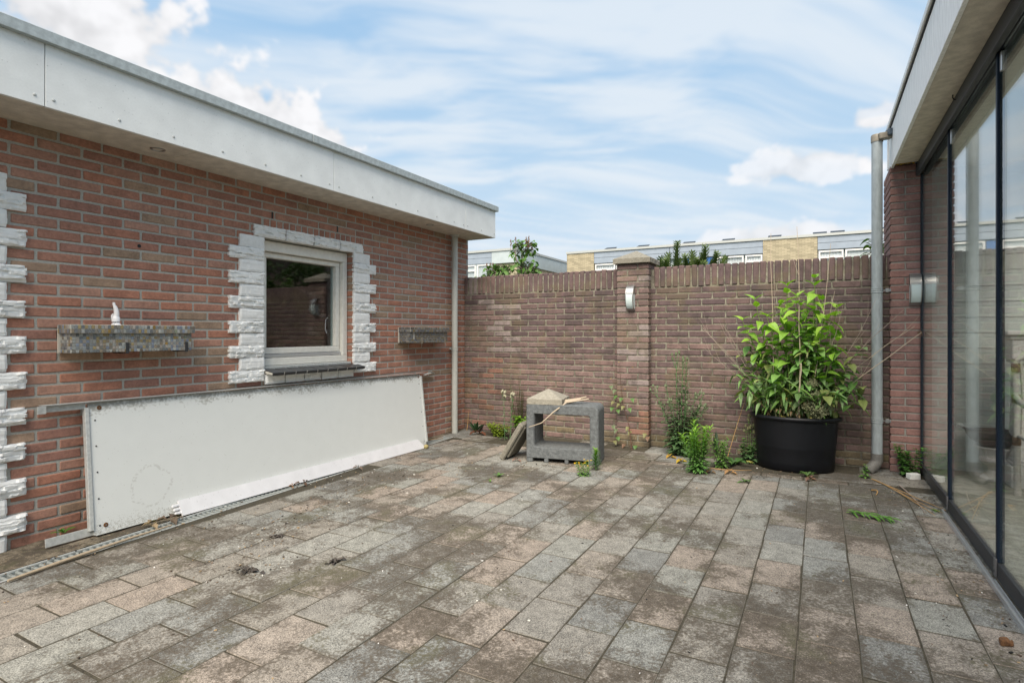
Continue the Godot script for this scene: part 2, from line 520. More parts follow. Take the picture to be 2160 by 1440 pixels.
	M.vc_gloss = mat(Color.WHITE, 0.25, {"vc": true})
	M.leafvc = mat(Color.WHITE, 0.55, {"vc": true, "tex": M.t_leaf, "s": 5.0, "back": Color(0.6, 0.68, 0.25)})
	M.stick = mat(lin(0.58, 0.48, 0.36), 0.9, {"tex": M.t_grime, "s": 9.0})
	M.stick_grey = mat(lin(0.42, 0.34, 0.28), 0.9, {"tex": M.t_grime, "s": 9.0})
	M.bark = mat(lin(0.20, 0.17, 0.13), 0.95, {"tex": M.t_soil, "s": 5.0})
	M.wood = mat(lin(0.50, 0.40, 0.28), 0.9, {"tex": M.t_grime, "s": Vector3(9, 9, 1.5)})
	M.siding = mat(lin(0.56, 0.64, 0.62), 0.7, {"tex": M.t_soft, "s": 1.0})
	M.inner = mat(lin(0.55, 0.58, 0.55), 0.9)
	M.inner_floor = mat(lin(0.44, 0.46, 0.38), 0.8, {"tex": M.t_conc, "s": 1.2})
	M.plaster = mat(lin(0.80, 0.81, 0.78), 0.85, {"tex": M.t_grime, "s": 4.0})
	M.iron = mat(lin(0.035, 0.032, 0.03), 0.6, {"metal": 0.3, "tex": M.t_grime, "s": 6.0})
	M.foam = mat(lin(0.62, 0.38, 0.06), 0.95, {"tex": M.t_soil, "s": 9.0})
	M.yellow_brick = mat(lin(0.55, 0.46, 0.27), 0.9, {"tex": M.t_brick, "s": 1.0, "vc": true})
	M.panel_blue = mat(lin(0.36, 0.42, 0.50), 0.5, {"tex": M.t_soft, "s": 0.3})
	M.panel_pale = mat(lin(0.55, 0.62, 0.64), 0.5, {"tex": M.t_soft, "s": 0.3})
	M.blind = mat(lin(0.80, 0.86, 0.87), 0.7, {"tex": M.t_soft, "s": Vector3(6, 0.4, 6)})
	M.blue = mat(lin(0.03, 0.12, 0.35), 0.5)
	M.roof_dark = mat(lin(0.07, 0.05, 0.055), 0.85, {"tex": M.t_grime, "s": 1.0})

func dirt_texture() -> ImageTexture:
	var n := 1024
	var d1 := nb(41, 0.006, 4, n, false)
	var d2 := nb(42, 0.045, 3, n, false)
	var d3 := nb(43, 0.30, 2, n, false)
	var d4 := nb(44, 0.012, 3, n, false)
	var acc := PackedFloat32Array()
	acc.resize(n * n)
	var blobs := [[-2.53, -1.87, 0.22], [-2.73, -2.14, 0.20], [-2.87, -2.53, 0.20], [-2.94, -2.83, 0.22], [-3.02, -3.19, 0.25], [-3.01, -3.51, 0.22], [-3.48, -3.26, 0.15], [-2.63, -4.17, 0.25], [-2.12, -4.08, 0.30], [0.14, -3.78, 0.20], [0.60, -4.75, 0.30],
		[0.43, -4.99, 0.25], [0.17, -3.09, 0.17], [0.27, -3.09, 0.15], [-0.34, -2.13, 0.16], [0.43, -3.29, 0.20], [0.56, -3.22, 0.20], [0.61, -2.70, 0.18], [-0.68, -2.63, 0.15], [-0.10, -2.11, 0.20], [-2.08, -2.96, 0.20], [-2.09, -4.88, 0.35],
		[0.03, -5.16, 0.35], [-0.31, -5.15, 0.30], [-0.92, -1.74, 0.20], [-1.05, -1.70, 0.15], [-0.08, -4.14, 0.15], [-2.83, -1.85, 0.20], [-1.78, -5.17, 0.30], [-2.94, -3.72, 0.25], [-0.47, -2.92, 0.12], [-0.26, -2.55, 0.12], [0.60, -2.97, 0.15]]
	for b in blobs:
		var cx := int((b[0] + 4.0) / 6.0 * n)
		var cz := int((b[1] + 6.0) / 6.0 * n)
		var rr := int(b[2] * 1.5 / 6.0 * n)
		for y in range(maxi(cz - rr, 0), mini(cz + rr, n)):
			for x in range(maxi(cx - rr, 0), mini(cx + rr, n)):
				var q := 1.0 - Vector2(x - cx, y - cz).length() / rr
				if q > 0.0: acc[y * n + x] = maxf(acc[y * n + x], q)
	# soil gathers along the joints between the stones
	for y in n:
		var wz := y * 6.0 / n - 6.0
		for x in n:
			var wx := x * 6.0 / n - 4.0
			var cc := floorf((wx + 0.0765) / 0.204)
			var fx := wx + 0.0765 - cc * 0.204
			var ph := -2.56 if int(absf(cc)) % 2 == 1 else -2.405
			var fz := fposmod(wz - ph, 0.309)
			var ed := minf(minf(fx, 0.204 - fx), minf(fz, 0.309 - fz))
			if ed < 0.03: acc[y * n + x] = minf(acc[y * n + x] + 0.42 * (1.0 - ed / 0.03), 1.1)
	var d := PackedByteArray()
	d.resize(n * n * 4)
	for i in n * n:
		var f1 := float(d1[i]) / 255.0
		var f2 := float(d2[i]) / 255.0
		var f3 := float(d3[i]) / 255.0
		var a := acc[i] * 0.62 + (f1 - 0.5) * 1.5 + (f2 - 0.5) * 0.9 + (f3 - 0.5) * 1.1 - 0.055
		a = clampf(a * 3.4, 0.0, 1.0) * 0.96
		var g := float(d4[i]) / 255.0
		var k := 0.55 + f3 * 0.9
		var moss := clampf((g - 0.56) * 4.0, 0.0, 0.7)
		d[i * 4] = s8(lerpf(0.070, 0.078, moss) * k)
		d[i * 4 + 1] = s8(lerpf(0.056, 0.074, moss) * k)
		d[i * 4 + 2] = s8(lerpf(0.040, 0.038, moss) * k)
		d[i * 4 + 3] = int(a * 255.0)
	# small spatter for boards and panels, kept here because it shares the noise
	var m := 512
	var e := PackedByteArray()
	e.resize(m * m * 4)
	var r := RandomNumberGenerator.new()
	r.seed = 77
	for k in 420:
		var px := r.randi_range(2, m - 3)
		var py := r.randi_range(2, m - 3)
		var al := r.randi_range(60, 190)
		for o in [[0, 0], [1, 0], [0, 1], [1, 1]].slice(0, r.randi_range(1, 4)):
			var q: int = ((py + o[1]) * m + px + o[0]) * 4
			e[q] = 95; e[q + 1] = 84; e[q + 2] = 64; e[q + 3] = al
	M.t_specks = ImageTexture.create_from_image(Image.create_from_data(m, m, false, Image.FORMAT_RGBA8, e))
	return ImageTexture.create_from_image(Image.create_from_data(n, n, false, Image.FORMAT_RGBA8, d))

func moss_texture() -> ImageTexture:
	var n := 512
	var d1 := nb(51, 0.009, 4, n)
	var d2 := nb(52, 0.06, 3, n)
	var d3 := nb(53, 0.3, 2, n)
	var d4 := nb(54, 0.011, 3, n)
	var d := PackedByteArray()
	d.resize(n * n * 4)
	for i in n * n:
		var f1 := float(d1[i]) / 255.0
		var f2 := float(d2[i]) / 255.0
		var f3 := float(d3[i]) / 255.0
		var f4 := float(d4[i]) / 255.0
		var moss := clampf(((f1 - 0.5) * 2.0 + (f2 - 0.5) * 0.7 + (f3 - 0.5) * 0.6 - 0.15) * 1.3, 0.0, 0.28)
		var blk := clampf(((f4 - 0.5) * 2.0 + (f2 - 0.5) * 0.8 - 0.16) * 1.5, 0.0, 0.42)
		var t := blk / maxf(moss + blk, 0.001)
		d[i * 4] = s8(lerpf(0.17, 0.060, t))
		d[i * 4 + 1] = s8(lerpf(0.145, 0.050, t))
		d[i * 4 + 2] = s8(lerpf(0.055, 0.045, t))
		d[i * 4 + 3] = int(maxf(moss, blk) * 255.0)
	return ImageTexture.create_from_image(Image.create_from_data(n, n, false, Image.FORMAT_RGBA8, d))

# distance in front of the viewer, or 1e9 outside the picture (used to choose which pieces are large enough to be single parts)
func seen_at(p: Vector3) -> float:
	var dep := -p.x * 0.47627 - p.z * 0.87929
	if dep < 0.4: return 1e9
	var uu := (p.x * 0.87929 - p.z * 0.47627) / dep
	var vv := (p.y - 1.16) / dep
	if absf(uu) > 0.93 or vv > 0.60 or vv < -0.64: return 1e9
	return dep

# ---------------------------------------------------------------- ground and paving
func build_ground() -> void:
	var b := MB.new()
	b.bx(-300, 300, -0.5, -0.075, -300, 300)
	structure("ground", b.mesh(), M.grass, "rough ground around the houses")

func build_patio() -> void:
	var patio := Node3D.new()
	patio.name = "patio_paving"
	patio.set_meta("kind", "structure")
	patio.set_meta("label", "courtyard of worn grey and pinkish concrete paving stones")
	add_child(patio)
	var jb := MB.new()
	# the joint filling ends at the drain, which runs a little askew
	for k in 8:
		var z0 := -5.775 + 0.871875 * k
		var z1 := z0 + 0.871875
		jb.quad(Vector3(-3.286 + 0.059 * z0, -0.0016, z0), Vector3(0.80, -0.0016, z0), Vector3(0.80, -0.0016, z1), Vector3(-3.286 + 0.059 * z1, -0.0016, z1), Vector3(0, -1, -2))
	part(patio, "joint_sand", jb.mesh(), M.joint)
	var variants := []
	for i in 8:
		var b := MB.new()
		b.box(Transform3D(), Vector3(0.1980, 0.06, 0.3005), 0.0022, 0.0009, rng)
		variants.append(b.mesh())
	var list := []
	for c in range(-17, 5):
		var x := -0.0765 + 0.204 * (c + 0.5)
		var odd := absi(c) % 2 == 1
		var ph := -2.56 if odd else -2.405
		for k in range(-9, 13):
			var z := ph - 0.309 * (k + 0.5)
			if z > 1.0 or z + 0.15 < -5.0: continue
			if z - 0.15 < -5.03:
				var zc := (z + 0.15 - 5.03) / 2.0
				part(patio, "paver", variants[absi(c) % 8], PAVE[absi(c * 3) % PAVE.size()], Transform3D(Basis.from_scale(Vector3(1, 1, maxf(0.1, (z + 0.15 + 5.03) / 0.3005))), Vector3(x, -0.0293, zc)))
				continue
			var edge := -3.283 + 0.059 * z
			if x - 0.1 < edge - 0.03: continue
			list.append([seen_at(Vector3(x, 0, z)), x, z])
	list.sort_custom(func(a, b): return a[0] < b[0])
	var rest := MB.new()
	var cnt := 0
	var tn := FastNoiseLite.new()
	tn.seed = 3
	tn.frequency = 0.35
	for e in list:
		var i := rng.randi_range(0, PAVE.size() - 1)
		# bands where the pinker stones gather
		if tn.get_noise_2d(e[1] * 2.0, e[2]) > 0.18 and rng.randf() < 0.55: i = [2, 3, 9, 4][rng.randi_range(0, 3)]
		var t := xf(e[1] + R(-0.002, 0.002), -0.0293 + R(-0.0006, 0.0008) + (R(0.001, 0.003) if rng.randf() < 0.18 else 0.0), e[2] + R(-0.003, 0.003), R(-0.012, 0.012) + (PI if rng.randf() < 0.5 else 0.0), R(-0.0022, 0.0022), R(-0.0028, 0.0028))
		if e[0] < 1e8 and cnt < 300:
			part(patio, "paver", variants[rng.randi_range(0, 7)], PAVE[i], t)
			cnt += 1
		else:
			rest.box(t, Vector3(0.1980, 0.06, 0.3005), 0.0022, 0.0009, rng)
	var ro := part(patio, "pavers", rest.mesh(), PAVE[4])
	ro.set_meta("kind", "stuff")
	# edging row of stones laid across, and loose grey tiles by the garden wall
	var eb := MB.new()
	eb.box(Transform3D(), Vector3(0.300, 0.06, 0.098), 0.006, 0.002, rng)
	var em := eb.mesh()
	for k in 13:
		var x := -3.36 + 0.309 * k
		if x > 0.60: break
		part(patio, "edging_stone", em, PAVE[[3, 9, 2, 3, 0, 1, 4][rng.randi_range(0, 6)]], xf(x, -0.0275 + R(-0.001, 0.002), -5.085 + 0.008 * sin(k * 1.7), R(-0.02, 0.02)))
	var gt := MB.new()
	gt.box(Transform3D(), Vector3(0.296, 0.05, 0.296), 0.005, 0.003, rng)
	var gm := gt.mesh()
	for p in [[-3.60, -5.40, 1], [-3.29, -5.34, 5], [-2.10, -5.30, 8], [-1.79, -5.31, 8], [-1.48, -5.33, 8], [-1.36, -5.62, 1], [-1.17, -5.32, 6], [-0.86, -5.36, 8], [0.14, -5.30, 6], [0.42, -5.32, 8], [0.44, -5.61, 6], [0.64, -5.35, 4], [-2.41, -5.30, 4], [-2.10, -5.60, 8], [-3.62, -5.70, 6]]:
		part(patio, "flagstone", gm, PAVE[p[2]], xf(p[0], -0.0225 + R(-0.002, 0.003), p[1], R(-0.03, 0.03), R(-0.006, 0.006), R(-0.006, 0.006)))
	# soil strip
	var sb := MB.new()
	var nx := 60
	var nz := 9
	var fn := FastNoiseLite.new()
	fn.seed = 9; fn.frequency = 3.0
	for i in nx:
		for k in nz:
			var cs := []
			for q in [[i, k], [i + 1, k], [i + 1, k + 1], [i, k + 1]]:
				var x: float = lerpf(-3.79, 0.52, float(q[0]) / nx)
				var z: float = lerpf(-5.775, -5.15, float(q[1]) / nz)
				cs.append(Vector3(x, -0.012 + fn.get_noise_2d(x, z) * 0.014, z))
			sb.quad(cs[0], cs[1], cs[2], cs[3], Vector3(0, -9, -5))
	var so := part(patio, "soil", sb.mesh(), M.bed)
	so.set_meta("kind", "stuff")
	# bare sandy strip between drain and outbuilding
	var st := MB.new()
	for i in 70:
		for k in 5:
			var cs := []
			for q in [[i, k], [i + 1, k], [i + 1, k + 1], [i, k + 1]]:
				var z: float = lerpf(1.0, -5.78, q[0] / 70.0)
				var x: float = lerpf(-3.80, -3.41 + 0.059 * z, q[1] / 5.0)
				cs.append(Vector3(x, 0.010 - 0.010 * q[1] / 5.0 + fn.get_noise_2d(x * 1.5, z * 1.5) * 0.012, z))
			st.quad(cs[0], cs[1], cs[2], cs[3], Vector3(-3.6, -9, -2))
	var sa := part(patio, "sand_strip", st.mesh(), M.sand)
	sa.set_meta("kind", "stuff")

# ---------------------------------------------------------------- bricks
var CH := 0.0622
func brick_set(l: float, h: float, d: float, n := 4, j := 0.0016, bev := 0.004) -> Array:
	var out := []
	for i in n:
		var b := MB.new()
		b.box(Transform3D(), Vector3(l, h, d), bev, j, rng)
		out.append(b.mesh())
	return out

# white split-face stone: a rough front made of ragged layers; local x length, y height, z out of the wall
func rough_stone(l: float, h: float, d: float, rough: float, seed_: int) -> ArrayMesh:
	var g := RandomNumberGenerator.new()
	g.seed = seed_
	var f := FastNoiseLite.new()
	f.seed = seed_; f.frequency = 14.0; f.fractal_octaves = 2
	var b := MB.new()
	var nr := 7 if rough > 0.6 else 4
	var nx := maxi(10, int(l / 0.012))
	var ys := [-h / 2]
	for k in nr - 1: ys.append(-h / 2 + h * (k + 1 + g.randf_range(-0.3, 0.3)) / nr)
	ys.append(h / 2)
	var prev := []
	var ctr := Vector3(0, 0, -0.2)
	for k in nr:
		var zs := []
		var cur := d * (1.0 - rough * g.randf_range(0.0, 0.55))
		var run := g.randi_range(3, 9)
		var tilt := g.randf_range(-0.002, 0.001) * rough
		for i in nx + 1:
			run -= 1
			if run <= 0:
				cur = d * (1.0 - rough * g.randf_range(0.0, 0.6))
				run = g.randi_range(2, 9)
				tilt = g.randf_range(-0.002, 0.001) * rough
			cur += tilt
			zs.append(clampf(cur, d * 0.3, d * 1.1))
		var lo := []
		var hi := []
		var ext0 := g.randf_range(-0.010, 0.002) * rough
		var ext1 := g.randf_range(-0.010, 0.002) * rough
		for i in nx + 1:
			var x := lerpf(-l / 2 - ext0, l / 2 + ext1, float(i) / nx)
			var w0: float = f.get_noise_2d(x * 1.2, k * 5.0) * 0.007 * (0.4 if k == 0 else 1.0) * (0.5 + rough * 0.5)
			var w1: float = f.get_noise_2d(x * 1.2, (k + 1) * 5.0) * 0.007 * (0.4 if k == nr - 1 else 1.0) * (0.5 + rough * 0.5)
			var e := 0.72 if i == 0 or i == nx else 1.0
			lo.append(Vector3(x, ys[k] + w0, zs[i] * e * (0.70 if k == 0 else 0.93)))
			hi.append(Vector3(x, ys[k + 1] + w1, zs[i] * e * (0.75 if k == nr - 1 else 1.0)))
		for i in nx:
			b.quad(lo[i], lo[i + 1], hi[i + 1], hi[i], ctr)
			if k > 0: b.quad(prev[i], prev[i + 1], lo[i + 1], lo[i], Vector3(0, ys[k] + (0.5 if (prev[i] as Vector3).z < (lo[i] as Vector3).z else -0.5), 0))
			if k == 0: b.quad(lo[i], lo[i + 1], Vector3(lo[i + 1].x, lo[i + 1].y, -0.01), Vector3(lo[i].x, lo[i].y, -0.01), Vector3.ZERO)
			if k == nr - 1: b.quad(hi[i], hi[i + 1], Vector3(hi[i + 1].x, hi[i + 1].y, -0.01), Vector3(hi[i].x, hi[i].y, -0.01), Vector3.ZERO)
		for i in [0, nx]:
			b.quad(lo[i], hi[i], Vector3(hi[i].x, hi[i].y, -0.01), Vector3(lo[i].x, lo[i].y, -0.01), Vector3.ZERO)
		prev = hi
	return b.mesh()

func build_outbuilding() -> void:
	var o := thing("brick_outbuilding", "low orange-red brick outbuilding with white fascia and one white framed window", "outbuilding", Vector3(-3.79, 0, -3))
	var inv := Transform3D(Basis(), Vector3(3.79, 0, 3))
	# world coordinates below; parts are shifted back under the thing
	var core := MB.new()
	var xa := -3.795
	var xb := -3.93
	core.bx(xa, xb, -0.05, 0.86, -5.872, 1.4)
	core.bx(xa, xb, 1.90, 2.293, -5.872, 1.4)
	core.bx(xa, xb, 0.86, 1.90, -5.872, -3.913)
	core.bx(xa, xb, 0.86, 1.90, -2.944, 1.4)
	part(o, "wall", core.mesh(), M.mortar_l, inv)
	var sh := MB.new()
	sh.bx(-3.93, -8.4, -0.05, 2.30, -5.872, -5.70)
	sh.bx(-3.93, -8.4, -0.05, 2.30, 1.23, 1.40)
	sh.bx(-8.4, -8.25, -0.05, 2.30, -5.70, 1.23)
	sh.bx(-8.25, -3.93, -0.05, 0.0, -5.70, 1.23)
	part(o, "side_wall", sh.mesh(), BRICK_L[5], inv)
	var rf := MB.new()
	rf.bx(-8.42, -3.43, 2.32, 2.60, -5.86, 1.44)
	part(o, "roof", rf.mesh(), M.roof_dark, inv)
	# bricks in running bond
	var hh := CH - 0.0140
	var stre := brick_set(0.2088, hh, 0.075, 6)
	var list := []
	for n in range(0, 37):
		var y := CH * (n + 0.5)
		var ph := -1.608 if n % 2 == 0 else -1.503
		for k in range(-15, 21):
			var z0 := ph - 0.2228 * k - 0.00625
			var z1 := z0 - 0.2088
			z1 = maxf(z1, -5.868)
			z0 = minf(z0, 1.38)
			if z0 - z1 < 0.03: continue
			var segs := [[z0, z1]]
			var cut0 := 99.0
			var cut1 := 99.0
			if y > 0.845 and y < 1.90:
				cut0 = -2.948; cut1 = -3.907
			elif y > 1.928 and y < 2.053:
				cut0 = -2.955; cut1 = -4.01
			if cut0 < 50.0:
				segs = []
				if z0 > cut0: segs.append([z0, maxf(z1, cut0)])
				if z1 < cut1: segs.append([minf(z0, cut1), z1])
			for s in segs:
				if s[0] - s[1] < 0.02: continue
				var zc: float = (s[0] + s[1]) / 2.0
				var sc := seen_at(Vector3(-3.79, y, zc))
				if y < 0.70 and zc < -1.80 and zc > -4.75: sc = 1e9
				if y > 0.80 and y < 1.98 and zc < -2.72 and zc > -4.13: sc += 4.0
				list.append([sc, y, zc, (s[0] - s[1]) / 0.2088])
	list.sort_custom(func(a, b): return a[0] < b[0])
	var rest := MB.new()
	var cnt := 0
	for e in list:
		var i := rng.randi_range(0, 5)
		if rng.randf() < 0.16: i = rng.randi_range(6, 8)
		var t := Transform3D(Basis(Vector3.UP, PI / 2) * Basis.from_scale(Vector3(e[3], 1, 1)), Vector3(-3.79 - 0.0375 + R(-0.0012, 0.0012), e[1], e[2]))
		if cnt < 300 and e[0] < 1e8:
			part(o, "brick", stre[rng.randi_range(0, 5)], BRICK_L[i], inv * t)
			cnt += 1
		else:
			var c: Array = TONE_L[i]
			rest.col = Color(c[0], c[1], c[2])
			rest.box(Transform3D(Basis(Vector3.UP, PI / 2), t.origin), Vector3(0.2088 * e[3], hh, 0.075), 0.004, 0.0016, rng)
	part(o, "bricks", rest.mesh(), M.brick_l_vc, inv).set_meta("kind", "stuff")
	# upright bricks over the window
	var up := brick_set(0.0495, CH * 2 - 0.0125, 0.075, 3)
	for k in 17:
		part(o, "lintel_brick", up[k % 3], BRICK_L[rng.randi_range(0, 5)], inv * Transform3D(Basis(Vector3.UP, PI / 2), Vector3(-3.8275, CH * 32, -2.985 - 0.0622 * k)))
	# open weep joints
	for p in [[2.085, -3.035], [2.085, -3.72]]:
		var w := MB.new()
		w.bx(-3.792, -3.788, p[0] - 0.026, p[0] + 0.026, p[1] - 0.006, p[1] + 0.006)
		part(o, "weep_slot", w.mesh(), M.black, inv)
	var hole := MB.new()
	hole.lathe(Transform3D(Basis(Vector3.FORWARD, PI / 2), Vector3(-3.7895, 1.71, -2.04)), [Vector2(0.011, -0.002), Vector2(0.011, 0.002), Vector2(0.0, 0.002)], 10)
	part(o, "drill_hole", hole.mesh(), M.black, inv)
	# fascia, trim, soffit
	var seams := [-5.872, -5.221, -3.307, -1.386, 1.44]
	for i in 4:
		var b := MB.new()
		b.bx(-3.405, -3.425, 2.290, 2.606, seams[i] + 0.002, seams[i + 1] - 0.002, 0.0015)
		part(o, "fascia_panel", b.mesh(), M.fascia, inv)
	var ec := MB.new()
	ec.bx(-3.427, -8.42, 2.290, 2.606, -5.872, -5.862, 0.001)
	part(o, "fascia_panel", ec.mesh(), M.fascia, inv)
	var screw := MB.new()
	screw.lathe(Transform3D(), [Vector2(0.008, 0.0), Vector2(0.008, 0.0015), Vector2(0.005, 0.004), Vector2(0.0, 0.0045)], 8)
	var sm := screw.mesh()
	for z in [-1.343, -1.422, -1.729, -2.03, -2.347, -2.67, -2.98, -3.26, -3.36, -3.75, -4.06, -4.38, -4.69, -5.0, -5.18, -5.26, -5.55, -5.84, -1.0]:
		part(o, "screw", sm, M.zinc_pale, inv * Transform3D(Basis(Vector3.BACK, -PI / 2), Vector3(-3.405, 2.334, z)))
	var tz := [-5.895, -5.40, -3.067, 0.0, 1.46]
	for i in 4:
		var b := MB.new()
		b.bx(-3.372, -3.50, 2.604, 2.664, tz[i] + 0.0015, tz[i + 1] - 0.0015, 0.003)
		part(o, "roof_edge_trim", b.mesh(), M.zinc, inv)
	var te := MB.new()
	te.bx(-3.502, -8.45, 2.604, 2.664, -5.895, -5.79, 0.003)
	part(o, "roof_edge_trim", te.mesh(), M.zinc, inv)
	var sz := [-5.861, -4.030, -2.195, -0.3, 1.42]
	for i in 4:
		var b := MB.new()
		b.bx(-3.426, -3.84, 2.2935, 2.306, sz[i] + 0.0015, sz[i + 1] - 0.0015, 0.0015)
		part(o, "soffit_panel", b.mesh(), M.soffit, inv)
	for z in [-2.045, -4.836, 0.75]:
		var b := MB.new()
		b.lathe(xf(-3.597, 2.2935, z), [Vector2(0.026, 0.004), Vector2(0.028, -0.001), Vector2(0.034, -0.005), Vector2(0.041, -0.004), Vector2(0.043, 0.0)], 24)
		var dl := part(o, "downlight", b.mesh(), M.steel, inv)
		var l := MB.new()
		l.lathe(xf(-3.597, 2.2935, z), [Vector2(0.0, 0.0005), Vector2(0.020, 0.0005), Vector2(0.027, 0.003)], 20)
		part(dl, "lens", l.mesh(), M.dark)
	# white split stone round the window
	var sid := 100
	var longs := []
	var shorts := []
	for i in 4:
		longs.append(rough_stone(0.300, 0.0895, 0.034, 1.0, sid + i))
		shorts.append(rough_stone(0.214, 0.0895, 0.024, 0.30, sid + 20 + i))
	var toX := Basis(Vector3.UP, PI / 2)
	for i in 12:
		var y := 1.852 - 0.0925 * i
		var lg := i % 2 == 1
		var m: Mesh = longs[(i / 2) % 4] if lg else shorts[(i / 2) % 4]
		var ln := 0.300 if lg else 0.214
		part(o, "white_stone", m, M.white_stone, inv * Transform3D(toX, Vector3(-3.789, y, -2.953 + ln / 2.0)))
		part(o, "white_stone", m, M.white_stone, inv * Transform3D(toX, Vector3(-3.789, y + 0.004, -3.909 - ln / 2.0)))
	for i in 4:
		part(o, "white_stone", rough_stone(0.293, 0.088, 0.036, 1.0, 300 + i), M.white_stone, inv * Transform3D(toX, Vector3(-3.789, 1.945, -3.005 - 0.294 * i)))
	for i in 5:
		part(o, "white_stone", rough_stone(0.186, 0.078, 0.030, 0.8 if i == 2 else 0.4, 320 + i), M.white_stone, inv * Transform3D(toX, Vector3(-3.789, 0.800, -3.049 - 0.1905 * i)))
	# the same stone beside the doorway at the near end
	for i in 21:
		var y := 1.955 - 0.0955 * i
		var lg := i % 2 == 1
		part(o, "white_stone", longs[(i / 2) % 4] if lg else shorts[(i / 2) % 4], M.white_stone, inv * Transform3D(toX * Basis.from_scale(Vector3(1, 1.03, 1.05)), Vector3(-3.789, y, -1.155 - (0.150 if lg else 0.107))))
	build_window(o, inv)

func build_window(o: Node3D, inv: Transform3D) -> void:
	# outer frame set back in the opening
	var w := MB.new()
	var x0 := -3.850
	var x1 := -3.925
	w.bx(x0, x1, 0.900, 0.958, -3.904, -2.950, 0.004)
	w.bx(x0, x1, 1.810, 1.893, -3.904, -2.950, 0.004)
	w.bx(x0, x1, 0.959, 1.809, -3.006, -2.951, 0.004)
	w.bx(x0, x1, 0.959, 1.809, -3.903, -3.850, 0.004)
	var win := part(o, "window", w.mesh(), M.frame, inv)
	var s := MB.new()
	var y0 := -3.888
	var y1 := -3.955
	s.bx(y0, y1, 0.992, 1.040, -3.8465, -3.0095, 0.004)
	s.bx(y0, y1, 1.766, 1.806, -3.8465, -3.0095, 0.004)
	s.bx(y0, y1, 1.041, 1.765, -3.060, -3.0105, 0.004)
	s.bx(y0, y1, 1.041, 1.765, -3.8455, -3.800, 0.004)
	part(win, "sash", s.mesh(), M.frame)
	var dr := MB.new()
	dr.bx(-3.872, -3.90, 0.962, 0.989, -3.848, -3.008, 0.003)
	part(win, "drip_rail", dr.mesh(), M.alu)
	var g := MB.new()
	g.bx(-3.921, -3.927, 1.036, 1.770, -3.804, -3.056)
	part(win, "pane", g.mesh(), M.glass)
	var g2 := MB.new()
	g2.bx(-3.941, -3.946, 1.036, 1.770, -3.804, -3.056)
	part(win, "pane", g2.mesh(), M.glass)
	var sp := MB.new()
	sp.bx(-3.930, -3.948, 1.040, 1.766, -3.8000, -3.792)
	part(win, "pane_spacer", sp.mesh(), mat(lin(0.25, 0.33, 0.31), 0.5))
	var hd := MB.new()
	hd.tube([Vector3(-3.965, 1.30, -3.775), Vector3(-3.985, 1.28, -3.770), Vector3(-3.99, 1.20, -3.768), Vector3(-3.975, 1.155, -3.772)], [0.004, 0.005, 0.005, 0.004], 8)
	part(win, "handle", hd.mesh(), M.plastic_white)
	# sloping sill of glazed tiles with pale joints
	var bed := MB.new()
	var bs := Basis.from_euler(Vector3(0, 0, -0.20))
	bed.box(Transform3D(bs, Vector3(-3.774, 0.8590, -3.455)), Vector3(0.182, 0.0235, 1.002), 0.003)
	part(win, "sill_bed", bed.mesh(), M.grout)
	var tl := MB.new()
	tl.box(Transform3D(), Vector3(0.186, 0.026, 0.1065), 0.003, 0.0008, rng)
	var tm := tl.mesh()
	for i in 9:
		part(win, "sill_tile", tm, M.glazed, Transform3D(bs, Vector3(-3.771, 0.8600, -3.007 - 0.112 * i)))
	var fl := MB.new()
	fl.bx(-3.80, -3.86, 0.872, 0.898, -3.903, -2.951, 0.004)
	part(win, "lead_flashing", fl.mesh(), M.zinc_pale)

# ---------------------------------------------------------------- garden wall
func pyramid_cap(w: float, d: float, he: float, ha: float, j: float) -> ArrayMesh:
	var b := MB.new()
	var h := Vector2(w / 2, d / 2)
	var n := 8
	var top := []
	var bot := []
	for s in 4:
		var a: Vector2 = [Vector2(-1, 1), Vector2(1, 1), Vector2(1, -1), Vector2(-1, -1)][s] * h
		var c: Vector2 = [Vector2(1, 1), Vector2(1, -1), Vector2(-1, -1), Vector2(-1, 1)][s] * h
		for k in n:
			var q := a.lerp(c, float(k) / n)
			top.append(Vector3(q.x + R(-j, j), he + R(-j, j), q.y + R(-j, j)))
			bot.append(Vector3(q.x + R(-j, j), R(-j, j) * 0.4, q.y + R(-j, j)))
	var m := top.size()
	var ap := Vector3(0, ha, 0)
	for i in m:
		var i2 := (i + 1) % m
		b.quad(bot[i], bot[i2], top[i2], top[i], Vector3(0, he / 2, 0))
		var e0: Vector3 = top[i] * Vector3(0.97, 1, 0.97) + Vector3(0, 0.004, 0)
		var e1: Vector3 = top[i2] * Vector3(0.97, 1, 0.97) + Vector3(0, 0.004, 0)
		b.quad(top[i], top[i2], e1, e0, Vector3(0, -1, 0))
		var f0: Vector3 = e0.lerp(ap, 0.55) + Vector3(0, R(-j, j), 0)
		b.tri(e0, e1, ap, Vector3(0, -1, 0))
		b.tri(bot[i], bot[i2], Vector3(0, 0, 0), Vector3(0, 1, 0))
	return b.mesh()

func wall_tone(x: float, y: float) -> int:
	# upper courses weathered dark, lower ones redder, pale bloom and fresh red bricks near the outbuilding corner
	var q := rng.randf()
	if x > -3.5 and x < -3.05 and y > 0.95 and q < 0.45: return 9
	if x < -3.3:
		if y < 0.85 and q < 0.35: return 11
		return rng.randi_range(4, 7) if y < 1.4 or q < 0.4 else rng.randi_range(1, 3)
	if y > 1.10: return rng.randi_range(0, 3)
	if y > 0.80: return rng.randi_range(0, 3) if q < 0.4 else rng.randi_range(4, 6)
	if y < 0.2 and q < 0.4: return 10
	return rng.randi_range(4, 7) if q < 0.85 else 3

